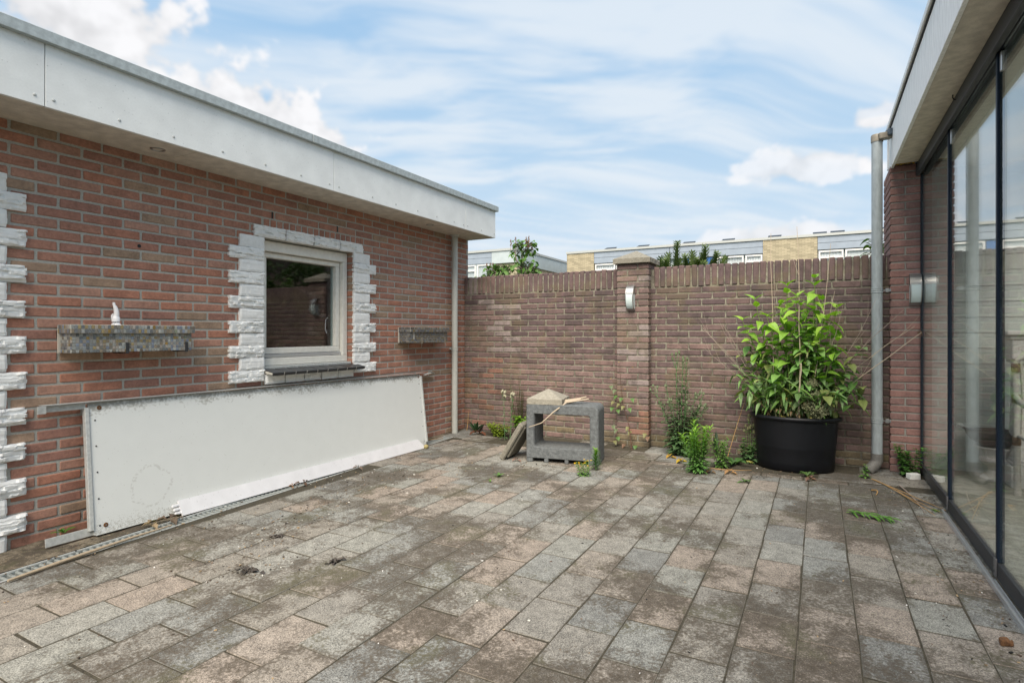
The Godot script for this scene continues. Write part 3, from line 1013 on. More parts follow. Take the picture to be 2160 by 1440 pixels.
func build_garden_wall() -> void:
	var o := thing("garden_wall", "weathered purple-brown brick garden wall with upright coping bricks and a capped pier", "garden wall", Vector3(-1.6, 0, -5.88))
	var inv := Transform3D(Basis(), Vector3(1.6, 0, 5.88))
	var core := MB.new()
	core.bx(-3.788, 0.60, -0.06, 1.805, -5.787, -5.99)
	part(o, "wall_core", core.mesh(), M.mortar_w, inv)
	var hh := CH - 0.0115
	var stre := brick_set(0.2113, hh, 0.05, 6, 0.002, 0.005)
	var list := []
	for n in 26:
		var y := CH * (n + 0.5)
		var ph := -3.70 if n % 2 == 0 else -3.80
		for k in 21:
			var x0 := ph + 0.2228 * k - (0.2228 if k == 0 else 0.0)
			x0 = ph - 0.11 + 0.2228 * k
			var x1 := minf(x0 + 0.2113, 0.52)
			x0 = maxf(x0, -3.785)
			if x1 - x0 < 0.03: continue
			if x0 > -1.85 and x1 < -1.51: continue
			var xc := (x0 + x1) / 2.0
			var sc := seen_at(Vector3(xc, y, -5.78))
			if xc > -0.6 and xc < 0.2 and y < 0.5: sc += 3.0
			list.append([sc, xc, y, (x1 - x0) / 0.2113])
	list.sort_custom(func(a, b): return a[0] < b[0])
	var rest := MB.new()
	var cnt := 0
	for e in list:
		var i := wall_tone(e[1], e[2])
		var t := Transform3D(Basis.from_euler(Vector3(R(-0.012, 0.012), 0, R(-0.004, 0.004))) * Basis.from_scale(Vector3(e[3], 1, 1)), Vector3(e[1], e[2] + R(-0.001, 0.001), -5.805 + R(-0.0015, 0.0015)))
		if cnt < 300 and e[0] < 1e8:
			part(o, "brick", stre[rng.randi_range(0, 5)], BRICK_W[i], inv * t)
			cnt += 1
		else:
			var c: Array = TONE_W[i]
			rest.col = Color(c[0] * 1.15, c[1] * 1.15, c[2] * 1.15)
			rest.box(Transform3D(Basis(), t.origin), Vector3(0.2113 * e[3], hh, 0.05), 0.005, 0.002, rng)
	part(o, "bricks", rest.mesh(), M.brick_w_vc, inv).set_meta("kind", "stuff")
	var cop := brick_set(0.0495, 0.2075, 0.215, 5, 0.0035, 0.007)
	for k in 70:
		var x := -3.762 + 0.0622 * k
		if x > -1.875 and x < -1.49: continue
		if x > 0.56: break
		var i: int = rng.randi_range(0, 3) if x > -3.3 else [4, 5, 3, 9, 1][rng.randi_range(0, 4)]
		part(o, "coping_brick", cop[rng.randi_range(0, 4)], BRICK_W[i], inv * xf(x, 1.7265 + R(-0.003, 0.003), -5.886 + R(-0.002, 0.002), R(-0.015, 0.015), 0, R(-0.01, 0.01)))
	# pier
	var pc := MB.new()
	pc.bx(-1.839, -1.522, -0.06, 1.866, -5.687, -6.07)
	var pier := part(o, "pier", pc.mesh(), M.mortar_w, inv)
	var pl := brick_set(0.2113, hh, 0.1, 4, 0.002, 0.005)
	var ps := brick_set(0.1035, hh, 0.1, 4, 0.002, 0.005)
	for n in 30:
		var y := CH * (n + 0.5)
		var a := n % 2 == 0
		var xs := -1.846 + 0.1035 / 2
		var xl := -1.515 - 0.2113 / 2
		if not a:
			xs = -1.515 - 0.1035 / 2
			xl = -1.846 + 0.2113 / 2
		for q in [[xs, ps], [xl, pl]]:
			var i := rng.randi_range(4, 7)
			if rng.randf() < 0.15: i = 9
			if n < 2: i = 10
			elif n < 6 and q[0] > -1.68: i = 11
			part(pier, "brick", q[1][rng.randi_range(0, 3)], BRICK_W[i], xf(q[0], y, -5.68 - 0.05 + R(-0.001, 0.001)))
	for n in range(28, 30):
		for s in [-1, 1]:
			part(pier, "brick", pl[n % 4], BRICK_W[rng.randi_range(4, 6)], xf(-1.6805 + s * (0.1655 - 0.05), CH * (n + 0.5), -5.895, PI / 2))
	part(o, "pier_cap", pyramid_cap(0.385, 0.39, 0.048, 0.145, 0.003), M.capstone_dark, inv * xf(-1.680, 1.869, -5.83))

# ---------------------------------------------------------------- garden room on the right
func wall_lamp(label: String, at: Vector3) -> void:
	var o := thing("wall_lamp", label, "wall lamp", at)
	var w := 0.039
	var pts := []
	var n := 14
	for i in n + 1:
		var y := 0.128 - 0.256 * i / n
		pts.append(Vector2(0.012 + 0.078 * pow(maxf(0.0, 1.0 - pow(absf(y) / 0.128, 2.2)), 0.6), y))
	var cut := 5
	var h := MB.new()
	var d := MB.new()
	var ctr := Vector3(0, 0, -0.2)
	for i in n:
		var a: Vector2 = pts[i]
		var c: Vector2 = pts[i + 1]
		var metal := i < cut or i >= n - 1
		if metal:
			h.quad(Vector3(-w, a.y, a.x), Vector3(w, a.y, a.x), Vector3(w, c.y, c.x), Vector3(-w, c.y, c.x), ctr)
			for s in [-1, 1]:
				h.quad(Vector3(s * w, a.y, 0), Vector3(s * w, a.y, a.x), Vector3(s * w, c.y, c.x), Vector3(s * w, c.y, 0), Vector3(0, a.y, 0.01))
		else:
			for s in [-1, 1]:
				h.quad(Vector3(s * w, a.y, a.x), Vector3(s * (w - 0.006), a.y, a.x), Vector3(s * (w - 0.006), c.y, c.x), Vector3(s * w, c.y, c.x), ctr)
				h.quad(Vector3(s * w, a.y, a.x - 0.012), Vector3(s * w, a.y, a.x), Vector3(s * w, c.y, c.x), Vector3(s * w, c.y, c.x - 0.012), Vector3(0, a.y, 0.01))
				d.quad(Vector3(s * (w - 0.002), a.y, 0), Vector3(s * (w - 0.002), a.y, a.x - 0.010), Vector3(s * (w - 0.002), c.y, c.x - 0.010), Vector3(s * (w - 0.002), c.y, 0), Vector3(0, a.y, 0.01))
			var k := w - 0.005
			d.quad(Vector3(-k, a.y, a.x - 0.003), Vector3(k, a.y, a.x - 0.003), Vector3(k, c.y, c.x - 0.003), Vector3(-k, c.y, c.x - 0.003), ctr)
	h.bx(-w, w, 0.126, 0.129, 0.0, 0.014)
	h.bx(-w, w, -0.129, -0.126, 0.0, 0.014)
	part(o, "housing", h.mesh(), M.steel)
	part(o, "diffuser", d.mesh(), M.opal)

func build_garden_room() -> void:
	var o := thing("garden_room", "white-fascia garden room with sliding glass doors and a red brick end pillar", "garden room", Vector3(0.735, 0, -3))
	var inv := Transform3D(Basis(), Vector3(-0.735, 0, 3))
	var hh := CH - 0.0115
	# pillar
	var pc := MB.new()
	pc.bx(0.523, 0.80, -0.06, 2.548, -5.677, -6.16)
	var pillar := part(o, "pillar", pc.mesh(), M.mortar_p, inv)
	var full := brick_set(0.2113, hh, 0.1, 5, 0.002, 0.004)
	var half := brick_set(0.0995, hh, 0.1, 4, 0.002, 0.004)
	for n in 41:
		var y := CH * (n + 0.5) + 0.002
		var jit := R(-0.001, 0.001)
		if n % 2 == 0:
			part(pillar, "brick", full[n % 5], BRICK_P[rng.randi_range(0, 3)], xf(0.515 + 0.1057, y, -5.72 + jit))
		else:
			for k in 2:
				part(pillar, "brick", half[(n + k) % 4], BRICK_P[rng.randi_range(0, 3)], xf(0.515 + 0.0498 + 0.1115 * k, y, -5.72 + jit))
		for k in 2:
			part(pillar, "brick", full[(n + k) % 5], BRICK_P[rng.randi_range(0, 3)], xf(0.515 + 0.05, y, -5.884 - 0.2228 * k + (0.11 if n % 2 else 0.0) * 0.0, PI / 2))
	# roof slab, fascia, trim, soffit
	var rf := MB.new()
	rf.bx(0.545, 1.45, 2.60, 2.855, -5.85, 2.4)
	rf.bx(3.65, 3.9, 2.60, 2.855, -5.85, 2.4)
	rf.bx(1.45, 3.65, 2.60, 2.855, -5.85, -5.40)
	rf.bx(1.45, 3.65, 2.60, 2.855, 0.6, 2.4)
	part(o, "roof", rf.mesh(), M.roof_dark, inv)
	for k in 5:
		var rl := MB.new()
		rl.bx(1.40, 3.70, 2.856, 2.866, -5.45 + 1.22 * k, -4.235 + 1.22 * k)
		part(o, "rooflight_pane", rl.mesh(), M.glass, inv)
	var fz := [-5.872, -3.66, -1.2, 2.4]
	for i in 3:
		var b := MB.new()
		b.bx(0.520, 0.540, 2.528, 2.858, fz[i] + 0.0015, fz[i + 1] - 0.0015, 0.0015)
		part(o, "fascia_panel", b.mesh(), M.fascia_r, inv)
	var eb := MB.new()
	eb.bx(0.542, 3.9, 2.562, 2.858, -5.872, -5.860, 0.001)
	part(o, "fascia_panel", eb.mesh(), M.fascia_r, inv)
	var ct := MB.new()
	ct.bx(0.512, 0.5195, 2.560, 2.858, -5.874, -5.835, 0.001)
	part(o, "corner_trim", ct.mesh(), M.fascia_r, inv)
	var tr := MB.new()
	tr.bx(0.500, 0.62, 2.870, 2.908, -5.888, 2.4, 0.002)
	tr.bx(0.62, 3.9, 2.870, 2.908, -5.888, -5.78, 0.002)
	part(o, "roof_edge_trim", tr.mesh(), M.white, inv)
	var tu := MB.new()
	tu.bx(0.511, 0.62, 2.8595, 2.8695, -5.880, 2.39)
	part(o, "trim_gasket", tu.mesh(), M.black, inv)
	var zs := [-5.560, -2.9, -0.4, 2.4]
	for i in 3:
		var b := MB.new()
		b.bx(0.541, 0.70, 2.534, 2.548, zs[i] + 0.001, zs[i + 1] - 0.001, 0.001)
		part(o, "soffit_panel", b.mesh(), M.soffit_r, inv)
	var fo := MB.new()
	for i in 9:
		fo.box(xf(0.548 + 0.014 * i, 2.554 + R(-0.004, 0.004), -5.60 + R(-0.01, 0.01), R(0, 3), R(0, 3)), Vector3(0.03, 0.022, 0.05), 0.008, 0.006, rng)
	part(o, "insulation_foam", fo.mesh(), M.foam, inv)
	var hk := MB.new()
	hk.tube([Vector3(0.675, 2.535, -4.10), Vector3(0.675, 2.517, -4.10), Vector3(0.680, 2.506, -4.10), Vector3(0.690, 2.503, -4.10), Vector3(0.698, 2.510, -4.10), Vector3(0.698, 2.520, -4.10)], [0.0035], 6)
	part(o, "hook", hk.mesh(), M.black, inv)
	# head frame with running rails
	var hf := MB.new()
	hf.bx(0.690, 0.716, 2.442, 2.533, -5.666, 2.4, 0.003)
	part(o, "head_frame", hf.mesh(), M.anthracite_m, inv)
	for k in 4:
		var b := MB.new()
		b.bx(0.722 + 0.026 * k, 0.730 + 0.026 * k, 2.462, 2.52, -5.66, 2.4, 0.001)
		part(o, "head_rail", b.mesh(), M.anthracite, inv)
	var hb := MB.new()
	hb.bx(0.717, 0.85, 2.52, 2.60, -5.66, 2.4)
	part(o, "head_plate", hb.mesh(), M.anthracite, inv)
	# wall profile at the pillar, then the sliding panels
	var wp := MB.new()
	wp.bx(0.722, 0.748, 0.0, 2.455, -5.672, -5.650, 0.002)
	part(o, "wall_profile", wp.mesh(), M.anthracite, inv)
	var edges := [-5.650, -4.516, -3.378, -2.240, -1.102, 0.036, 1.174, 2.312]
	for i in 7:
		var z0: float = edges[i]
		var z1: float = edges[i + 1]
		var xo := 0.735 + 0.0 * i
		var p := MB.new()
		p.bx(xo - 0.004, xo + 0.004, 0.095, 2.456, z0 + 0.002, z1 - 0.002)
		var pn := part(o, "glass_panel", p.mesh(), M.glass_green, inv)
		var st := MB.new()
		st.bx(xo - 0.014, xo + 0.014, 0.098, 2.458, z1 - 0.030, z1 - 0.002, 0.002)
		part(pn, "stile", st.mesh(), mat(lin(0.012, 0.020, 0.036), 0.45, {"spec": 0.25}))
		var br := MB.new()
		br.bx(xo - 0.013, xo + 0.013, 0.022, 0.096, z0 + 0.001, z1 - 0.001, 0.002)
		part(pn, "bottom_rail", br.mesh(), M.anthracite_m)
		var hg := MB.new()
		hg.bx(xo - 0.022, xo - 0.0135, 0.030, 0.115, z1 - 0.031, z1 - 0.001, 0.002)
		var hm := part(pn, "hinge_block", hg.mesh(), mat(lin(0.16, 0.16, 0.165), 0.45, {"metal": 0.4}))
		var hs := MB.new()
		hs.lathe(Transform3D(Basis(Vector3.BACK, PI / 2), Vector3(xo - 0.0222, 0.055, z1 - 0.016)), [Vector2(0.006, -0.001), Vector2(0.006, 0.0006), Vector2(0.0, 0.0006)], 12)
		hs.lathe(Transform3D(Basis(Vector3.BACK, PI / 2), Vector3(xo - 0.0222, 0.080, z1 - 0.016)), [Vector2(0.002, -0.001), Vector2(0.002, 0.0006), Vector2(0.0, 0.0006)], 8)
		part(pn, "screw_hole", hs.mesh(), M.black)
		var tb := MB.new()
		tb.bx(xo - 0.006, xo + 0.006, 2.36, 2.45, z1 + 0.004, z1 + 0.028, 0.002)
		part(pn, "top_clamp", tb.mesh(), M.alu)
	# floor rails
	var r1 := MB.new()
	r1.bx(0.690, 0.702, -0.01, 0.026, -4.55, 2.4, 0.003)
	r1.bx(0.6995, 0.716, -0.01, 0.010, -4.548, 2.39, 0.002)
	part(o, "floor_rail", r1.mesh(), M.alu, inv)
	var r2 := MB.new()
	r2.bx(0.7165, 0.7215, -0.01, 0.014, -3.41, 2.4, 0.002)
	part(o, "floor_rail", r2.mesh(), M.alu, inv)
	var sl := MB.new()
	sl.bx(0.66, 0.80, -0.05, -0.004, -5.66, 2.4)
	part(o, "sill_plate", sl.mesh(), M.anthracite_m, inv)
	# room behind the glass
	var fl := MB.new()
	fl.bx(0.80, 3.8, -0.06, 0.012, -5.96, 2.4)
	part(o, "room_floor", fl.mesh(), M.inner_floor, inv)
	var w := MB.new()
	w.bx(0.80, 3.9, -0.06, 2.60, -5.985, -6.16)
	w.bx(3.75, 3.9, -0.06, 2.60, -5.985, 2.25)
	w.bx(0.75, 3.9, -0.06, 2.60, 2.25, 2.4)
	part(o, "room_wall", w.mesh(), M.inner, inv)
	var ce := MB.new()
	ce.bx(0.86, 1.45, 2.54, 2.598, -5.98, 2.25)
	ce.bx(3.65, 3.75, 2.54, 2.598, -5.98, 2.25)
	ce.bx(1.45, 3.65, 2.54, 2.598, -5.98, -5.40)
	ce.bx(1.45, 3.65, 2.54, 2.598, 0.6, 2.25)
	part(o, "room_ceiling", ce.mesh(), M.inner, inv)
	for k in 20:
		var b := MB.new()
		var y := 0.012 + 0.128 * k
		b.quad(Vector3(0.803, y, -5.952), Vector3(3.74, y, -5.952), Vector3(3.74, y + 0.1272, -5.958), Vector3(0.803, y + 0.1272, -5.958), Vector3(2, y, -6.2))
		b.quad(Vector3(0.803, y, -5.952), Vector3(3.74, y, -5.952), Vector3(3.74, y + 0.003, -5.975), Vector3(0.803, y + 0.003, -5.975), Vector3(2, y + 0.2, -5.95))
		b.quad(Vector3(0.803, y + 0.1272, -5.964), Vector3(3.74, y + 0.1272, -5.964), Vector3(3.74, y + 0.1272, -5.985), Vector3(0.803, y + 0.1272, -5.985), Vector3(2, y - 1.0, -5.98))
		part(o, "siding_board", b.mesh(), M.siding, inv)

# ---------------------------------------------------------------- houses and greenery beyond the wall
func far_brick_texture() -> ImageTexture:
	var n := 128
	var d := PackedByteArray()
	d.resize(n * n * 3)
	var r := RandomNumberGenerator.new()
	r.seed = 5
	var tone := []
	for i in 64: tone.append(r.randf_range(0.62, 1.0))
	for y in n:
		for x in n:
			var row := y / 16
			var xx := (x + (16 if row % 2 else 0)) % n
			var q: float = tone[(row * 4 + xx / 32) % 64]
			if y % 16 < 3 or xx % 32 < 2: q = 0.55
			var b := s8(q)
			var i := (y * n + x) * 3
			d[i] = b; d[i + 1] = b; d[i + 2] = b
	return ImageTexture.create_from_image(Image.create_from_data(n, n, false, Image.FORMAT_RGB8, d))

func far_window(o: Node3D, x0: float, x1: float, y0: float, y1: float, z: float, vent: bool, b: MB) -> void:
	var fr := MB.new()
	var t := 0.07
	fr.bx(x0, x1, y1 - t, y1, z - 0.05, z + 0.03)
	fr.bx(x0, x1, y0, y0 + t, z - 0.05, z + 0.03)
	fr.bx(x0, x0 + t, y0 + t, y1 - t, z - 0.05, z + 0.03)
	fr.bx(x1 - t, x1, y0 + t, y1 - t, z - 0.05, z + 0.03)
	if vent: fr.bx(x0 + t, x1 - t, y1 - 0.36, y1 - 0.28, z - 0.05, z + 0.045)
	var w := part(o, "window", fr.mesh(), M.white)
	var p := MB.new()
	p.bx(x0 + t, x1 - t, y0 + t, y1 - t, z - 0.012, z - 0.004)
	part(w, "pane", p.mesh(), M.glass)
	var bl := MB.new()
	var n := int((x1 - x0) / 0.13)
	for i in n:
		var a := lerpf(x0 + t, x1 - t, float(i) / n)
		var c := lerpf(x0 + t, x1 - t, float(i + 1) / n)
		bl.quad(Vector3(a, y0, z - 0.10), Vector3(c, y0, z - 0.07), Vector3(c, y1, z - 0.07), Vector3(a, y1, z - 0.10), Vector3(a, y0, z - 5))
	part(w, "blind", bl.mesh(), M.blind)

func build_neighbours() -> void:
	M.far_brick = mat(lin(0.52, 0.45, 0.31), 0.9, {"tex": far_brick_texture(), "s": Vector3(1.0, 1.9, 1.0)})
	var o := thing("terraced_house", "long flat-roofed terrace of yellow brick with blue-grey panels and solar panels", "house", Vector3(0, 0, -30))
	var b := MB.new()
	var hz := -9.0
	b.bx(-12.66, 14.0, -0.1, 5.62, -0.20, hz)
	part(o, "wall", b.mesh(), M.panel_pale)
	var bands := [[-12.66, -11.06], [-2.42, -0.10], [7.4, 9.6]]
	for k in bands:
		var q := MB.new()
		q.bx(k[0], k[1], -0.1, 5.64, -0.199, 0.02)
		part(o, "brick_bay", q.mesh(), M.far_brick)
	var se := MB.new()
	se.bx(-12.68, -12.655, -0.1, 5.64, 0.02, hz)
	part(o, "brick_bay", se.mesh(), M.far_brick)
	for k in [[-11.06, -6.9], [-6.9, -2.42], [-0.10, 3.6], [3.6, 7.4]]:
		for y in [[5.02, 5.33], [5.335, 5.64]]:
			var q := MB.new()
			q.bx(k[0] + 0.012, k[1] - 0.012, y[0], y[1] - 0.012, -0.199, 0.0)
			part(o, "fascia_panel", q.mesh(), M.panel_blue)
	var tr := MB.new()
	tr.bx(-12.72, 14.0, 5.642, 5.76, -0.5, 0.06)
	tr.bx(-12.72, -12.6, 5.642, 5.76, -0.5, hz)
	tr.bx(-12.6, 14.0, 5.60, 5.70, -0.5, hz)
	part(o, "roof_edge_trim", tr.mesh(), M.zinc_pale)
	for k in [[-11.0, -9.85, true], [-9.78, -8.0, false], [-7.6, -6.9, true], [-5.9, -5.1, true], [-4.55, -3.3, false], [-3.22, -2.45, true], [-0.05, 0.95, true], [1.02, 3.3, false], [3.6, 4.6, true], [4.7, 6.9, false]]:
		far_window(o, k[0], k[1], 3.3, 4.97, -0.05, k[2], b)
	for k in [[-8.0, -7.62], [-5.08, -4.60], [-6.15, -5.92]]:
		var q := MB.new()
		q.bx(k[0], k[1], 3.3, 4.97, -0.199, -0.05)
		part(o, "infill_panel", q.mesh(), M.blue)
	for x in [-10.6, -8.7, -6.2, -4.2, -2.0, 0.0, 0.75, 2.6, 3.3]:
		var q := MB.new()
		q.box(xf(x, 5.90, -1.1, 0, 0.30), Vector3(0.6, 0.04, 1.3), 0.0)
		part(o, "solar_panel", q.mesh(), M.anthracite)
	var o2 := thing("neighbour_house", "flat-roofed yellow brick house with pale fascia behind the lilac bush", "house", Vector3(-14.4, 0, -27.1))
	var w := MB.new()
	w.bx(-12, -0.03, -0.1, 5.6, -0.1, -9)
	part(o2, "wall", w.mesh(), M.far_brick)
	var gb := MB.new()
	gb.bx(-12, -1.55, 2.9, 5.02, -0.12, -0.06)
	part(o2, "window_backing", gb.mesh(), M.panel_pale)
	for y in [[5.02, 5.33], [5.335, 5.64]]:
		var q := MB.new()
		q.bx(-12, -1.56, y[0], y[1] - 0.01, -0.1, 0.0)
		part(o2, "fascia_panel", q.mesh(), M.panel_blue)
	var q1 := MB.new()
	q1.bx(-1.55, 0.0, 4.98, 5.64, -0.1, 0.01)
	part(o2, "fascia_panel", q1.mesh(), M.panel_pale)
	for k in [[0.0, -4.0], [-4.02, -9.0]]:
		var q2 := MB.new()
		q2.bx(-0.03, 0.02, 4.90, 5.64, k[0], k[1])
		part(o2, "fascia_panel", q2.mesh(), M.panel_pale)
	var t2 := MB.new()
	t2.bx(-12, 0.06, 5.642, 5.76, -9, 0.06)
	part(o2, "roof_edge_trim", t2.mesh(), M.zinc_pale)
	for k in [[-5.5, -3.9, false], [-3.85, -2.6, true], [-2.5, -1.7, false]]:
		far_window(o2, k[0], k[1], 3.2, 4.97, -0.02, k[2], w)
	# gabled house and trees to the right, mirrored in the outbuilding window
	var o3 := thing("gabled_house", "dark house with a steep gable roof, mirrored in the outbuilding window", "house", Vector3(13.5, 0, -18), -0.75)
	var gw := MB.new()
	gw.bx(-4, 4, -0.1, 3.4, -4, 4)
	part(o3, "wall", gw.mesh(), BRICK_W[1])
	var gr := MB.new()
	for s in [-1, 1]:
		gr.quad(Vector3(s * 4.4, 3.1, 4.2), Vector3(s * 4.4, 3.1, -4.2), Vector3(0, 7.6, -4.2), Vector3(0, 7.6, 4.2), Vector3(0, 3, 0))
		gr.tri(Vector3(-4, 3.4, s * 4), Vector3(4, 3.4, s * 4), Vector3(0, 7.5, s * 4), Vector3(0, 4, 0))
		gr.quad(Vector3(s * 4.4, 3.0, 4.2), Vector3(s * 4.4, 3.0, -4.2), Vector3(0, 7.5, -4.2), Vector3(0, 7.5, 4.2), Vector3(0, 9, 0))
	part(o3, "roof", gr.mesh(), M.roof_dark)
	tree("garden_tree", "bushy green garden tree behind the wall, left of the gabled house in the mirroring", Vector3(5.2, 0, -11.2), 3.6, 1.3, 1500, 21)
	tree("garden_tree", "tall bushy green tree standing nearest the gabled house", Vector3(8.6, 0, -12.6), 4.6, 1.7, 1900, 22)
	tree("garden_tree", "low round green tree nearest the garden room", Vector3(3.4, 0, -10.6), 3.1, 1.0, 1100, 23)
	lilac()
	araucaria()
	# shrub peeping over beside the grey pipe
	shrub("garden_shrub", "leafy green shrub showing over the wall beside the grey downpipe", Vector3(0.50, 0, -7.0), [[Vector3(0.03, 2.05, 0), Vector3(0.16, 0.10, 0.12), 26], [Vector3(-0.22, 1.90, 0.1), Vector3(0.14, 0.06, 0.1), 14], [Vector3(0.3, 1.9, 0.0), Vector3(0.2, 0.1, 0.1), 16]], 0.11, 0.055, [0.12, 0.24, 0.03], 61)

func tree(called: String, label: String, at: Vector3, h: float, r: float, n: int, sd: int) -> void:
	var o := thing(called, label, "tree", at, 0.0, "trees beyond the garden wall")
	var g := RandomNumberGenerator.new()
	g.seed = sd
	var t := MB.new()
	t.tube([Vector3(0, -0.1, 0), Vector3(0.05, h * 0.3, 0.03), Vector3(0, h * 0.6, 0), Vector3(-0.05, h * 0.9, 0.05)], [0.11, 0.09, 0.06, 0.02], 8)
	var cl := []
	for i in 16:
		var d := Vector3(g.randf_range(-1, 1), g.randf_range(-0.7, 1), g.randf_range(-1, 1))
		var c := Vector3(0, h * 0.66, 0) + d * Vector3(r * 0.75, h * 0.26, r * 0.75)
		cl.append(c)
		t.tube([Vector3(0, h * g.randf_range(0.25, 0.55), 0), c.lerp(Vector3(0, h * 0.5, 0), 0.4), c], [0.04, 0.025, 0.01], 5)
	part(o, "trunk", t.mesh(), M.bark)
	var m := MB.new()
	for i in n:
		var c: Vector3 = cl[g.randi_range(0, 15)]
		var d := Vector3(g.randfn(0, 1), g.randfn(0, 1), g.randfn(0, 1)) * r * 0.22
		var s := g.randf_range(0.75, 1.2)
		m.col = Color(0.060 * s, 0.115 * s, 0.028 * s)
		m.leaf(c + d, Vector3(g.randf_range(-1, 1), g.randf_range(-0.6, 0.5), g.randf_range(-1, 1)), Vector3(g.randf_range(-0.6, 0.6), 1, g.randf_range(-0.6, 0.6)), 0.15, 0.085, 0.3, 0.2, 3)
	part(o, "crown", m.mesh(), M.leafvc)

func shrub(called: String, label: String, at: Vector3, clumps: Array, ll: float, lw: float, c: Array, sd: int) -> Node3D:
	var o := thing(called, label, "shrub", at)
	var g := RandomNumberGenerator.new()
	g.seed = sd
	var t := MB.new()
	var m := MB.new()
	for k in clumps:
		var p: Vector3 = k[0]
		t.tube([Vector3(0, -0.05, 0), Vector3(p.x * 0.3, p.y * 0.5, p.z * 0.3), p + Vector3(0, 0.0, 0)], [0.022, 0.014, 0.005], 5)
		for i in k[2]:
			var d: Vector3 = Vector3(g.randf_range(-1, 1), g.randf_range(-1, 1), g.randf_range(-1, 1)).limit_length(1.0) * k[1]
			var s := g.randf_range(0.65, 1.25)
			m.col = Color(c[0] * s, c[1] * s, c[2] * s)
			m.leaf(p + d, Vector3(g.randf_range(-1, 1), g.randf_range(-0.8, 0.3), g.randf_range(-1, 1)), Vector3(g.randf_range(-0.5, 0.5), 1, g.randf_range(-0.5, 0.8)), ll * g.randf_range(0.7, 1.15), lw * g.randf_range(0.8, 1.1), 0.5, 0.25, 4)
			t.tube([p + d * 0.4, p + d], [0.004, 0.002], 4, false)
	part(o, "stem", t.mesh(), M.bark)
	part(o, "foliage", m.mesh(), M.leafvc)
	return o

func lilac() -> void:
	var o := shrub("lilac_bush", "lilac bush with heart-shaped leaves and brown seed heads, behind the wall's left end", Vector3(-3.80, 0, -7.2),
		[[Vector3(0.06, 2.36, 0), Vector3(0.22, 0.13, 0.15), 90], [Vector3(-0.28, 2.04, 0.05), Vector3(0.26, 0.13, 0.2), 120], [Vector3(-0.50, 1.93, 0.1), Vector3(0.14, 0.10, 0.1), 40], [Vector3(0.15, 2.03, 0.05), Vector3(0.18, 0.20, 0.18), 120], [Vector3(0.30, 1.96, 0.0), Vector3(0.08, 0.10, 0.08), 30], [Vector3(-0.1, 1.80, 0.0), Vector3(0.5, 0.2, 0.2), 130]], 0.085, 0.058, [0.13, 0.27, 0.05], 31)
	var s := MB.new()
	var g := RandomNumberGenerator.new()
	g.seed = 32
	for k in 12:
		var p := Vector3(g.randf_range(-0.16, 0.24), 2.42 + g.randf_range(-0.10, 0.05), g.randf_range(-0.1, 0.1))
		if k > 8: p = Vector3(-0.45 + g.randf_range(-0.1, 0.1), 2.08, 0.1)
		for i in 12:
			s.col = Color(0.20, 0.10, 0.07) if g.randf() < 0.7 else Color(0.30, 0.20, 0.12)
			var q := p + Vector3(g.randf_range(-1, 1), 0, g.randf_range(-1, 1)) * 0.028 * (1.0 - i / 12.0) + Vector3(0, i * 0.008, 0)
			s.box(xf(q.x, q.y, q.z, g.randf() * 3, g.randf() * 3), Vector3(0.009, 0.016, 0.007))
		s.col = Color(0.25, 0.15, 0.10)
		s.tube([p - Vector3(0, 0.08, 0), p + Vector3(0, 0.10, 0)], [0.003, 0.0015], 4)
	part(o, "seed_heads", s.mesh(), M.vc)
	var b := MB.new()
	b.tube([Vector3(0.0, 0.0, 0), Vector3(0.02, 1.6, 0), Vector3(0.10, 2.05, 0.02), Vector3(0.06, 2.30, 0)], [0.03, 0.022, 0.018, 0.010], 7)
	b.tube([Vector3(0.08, 2.06, 0.02), Vector3(-0.02, 2.2, 0.02), Vector3(-0.05, 2.34, 0)], [0.015, 0.010, 0.006], 6)
	part(o, "branch", b.mesh(), M.stick_grey)

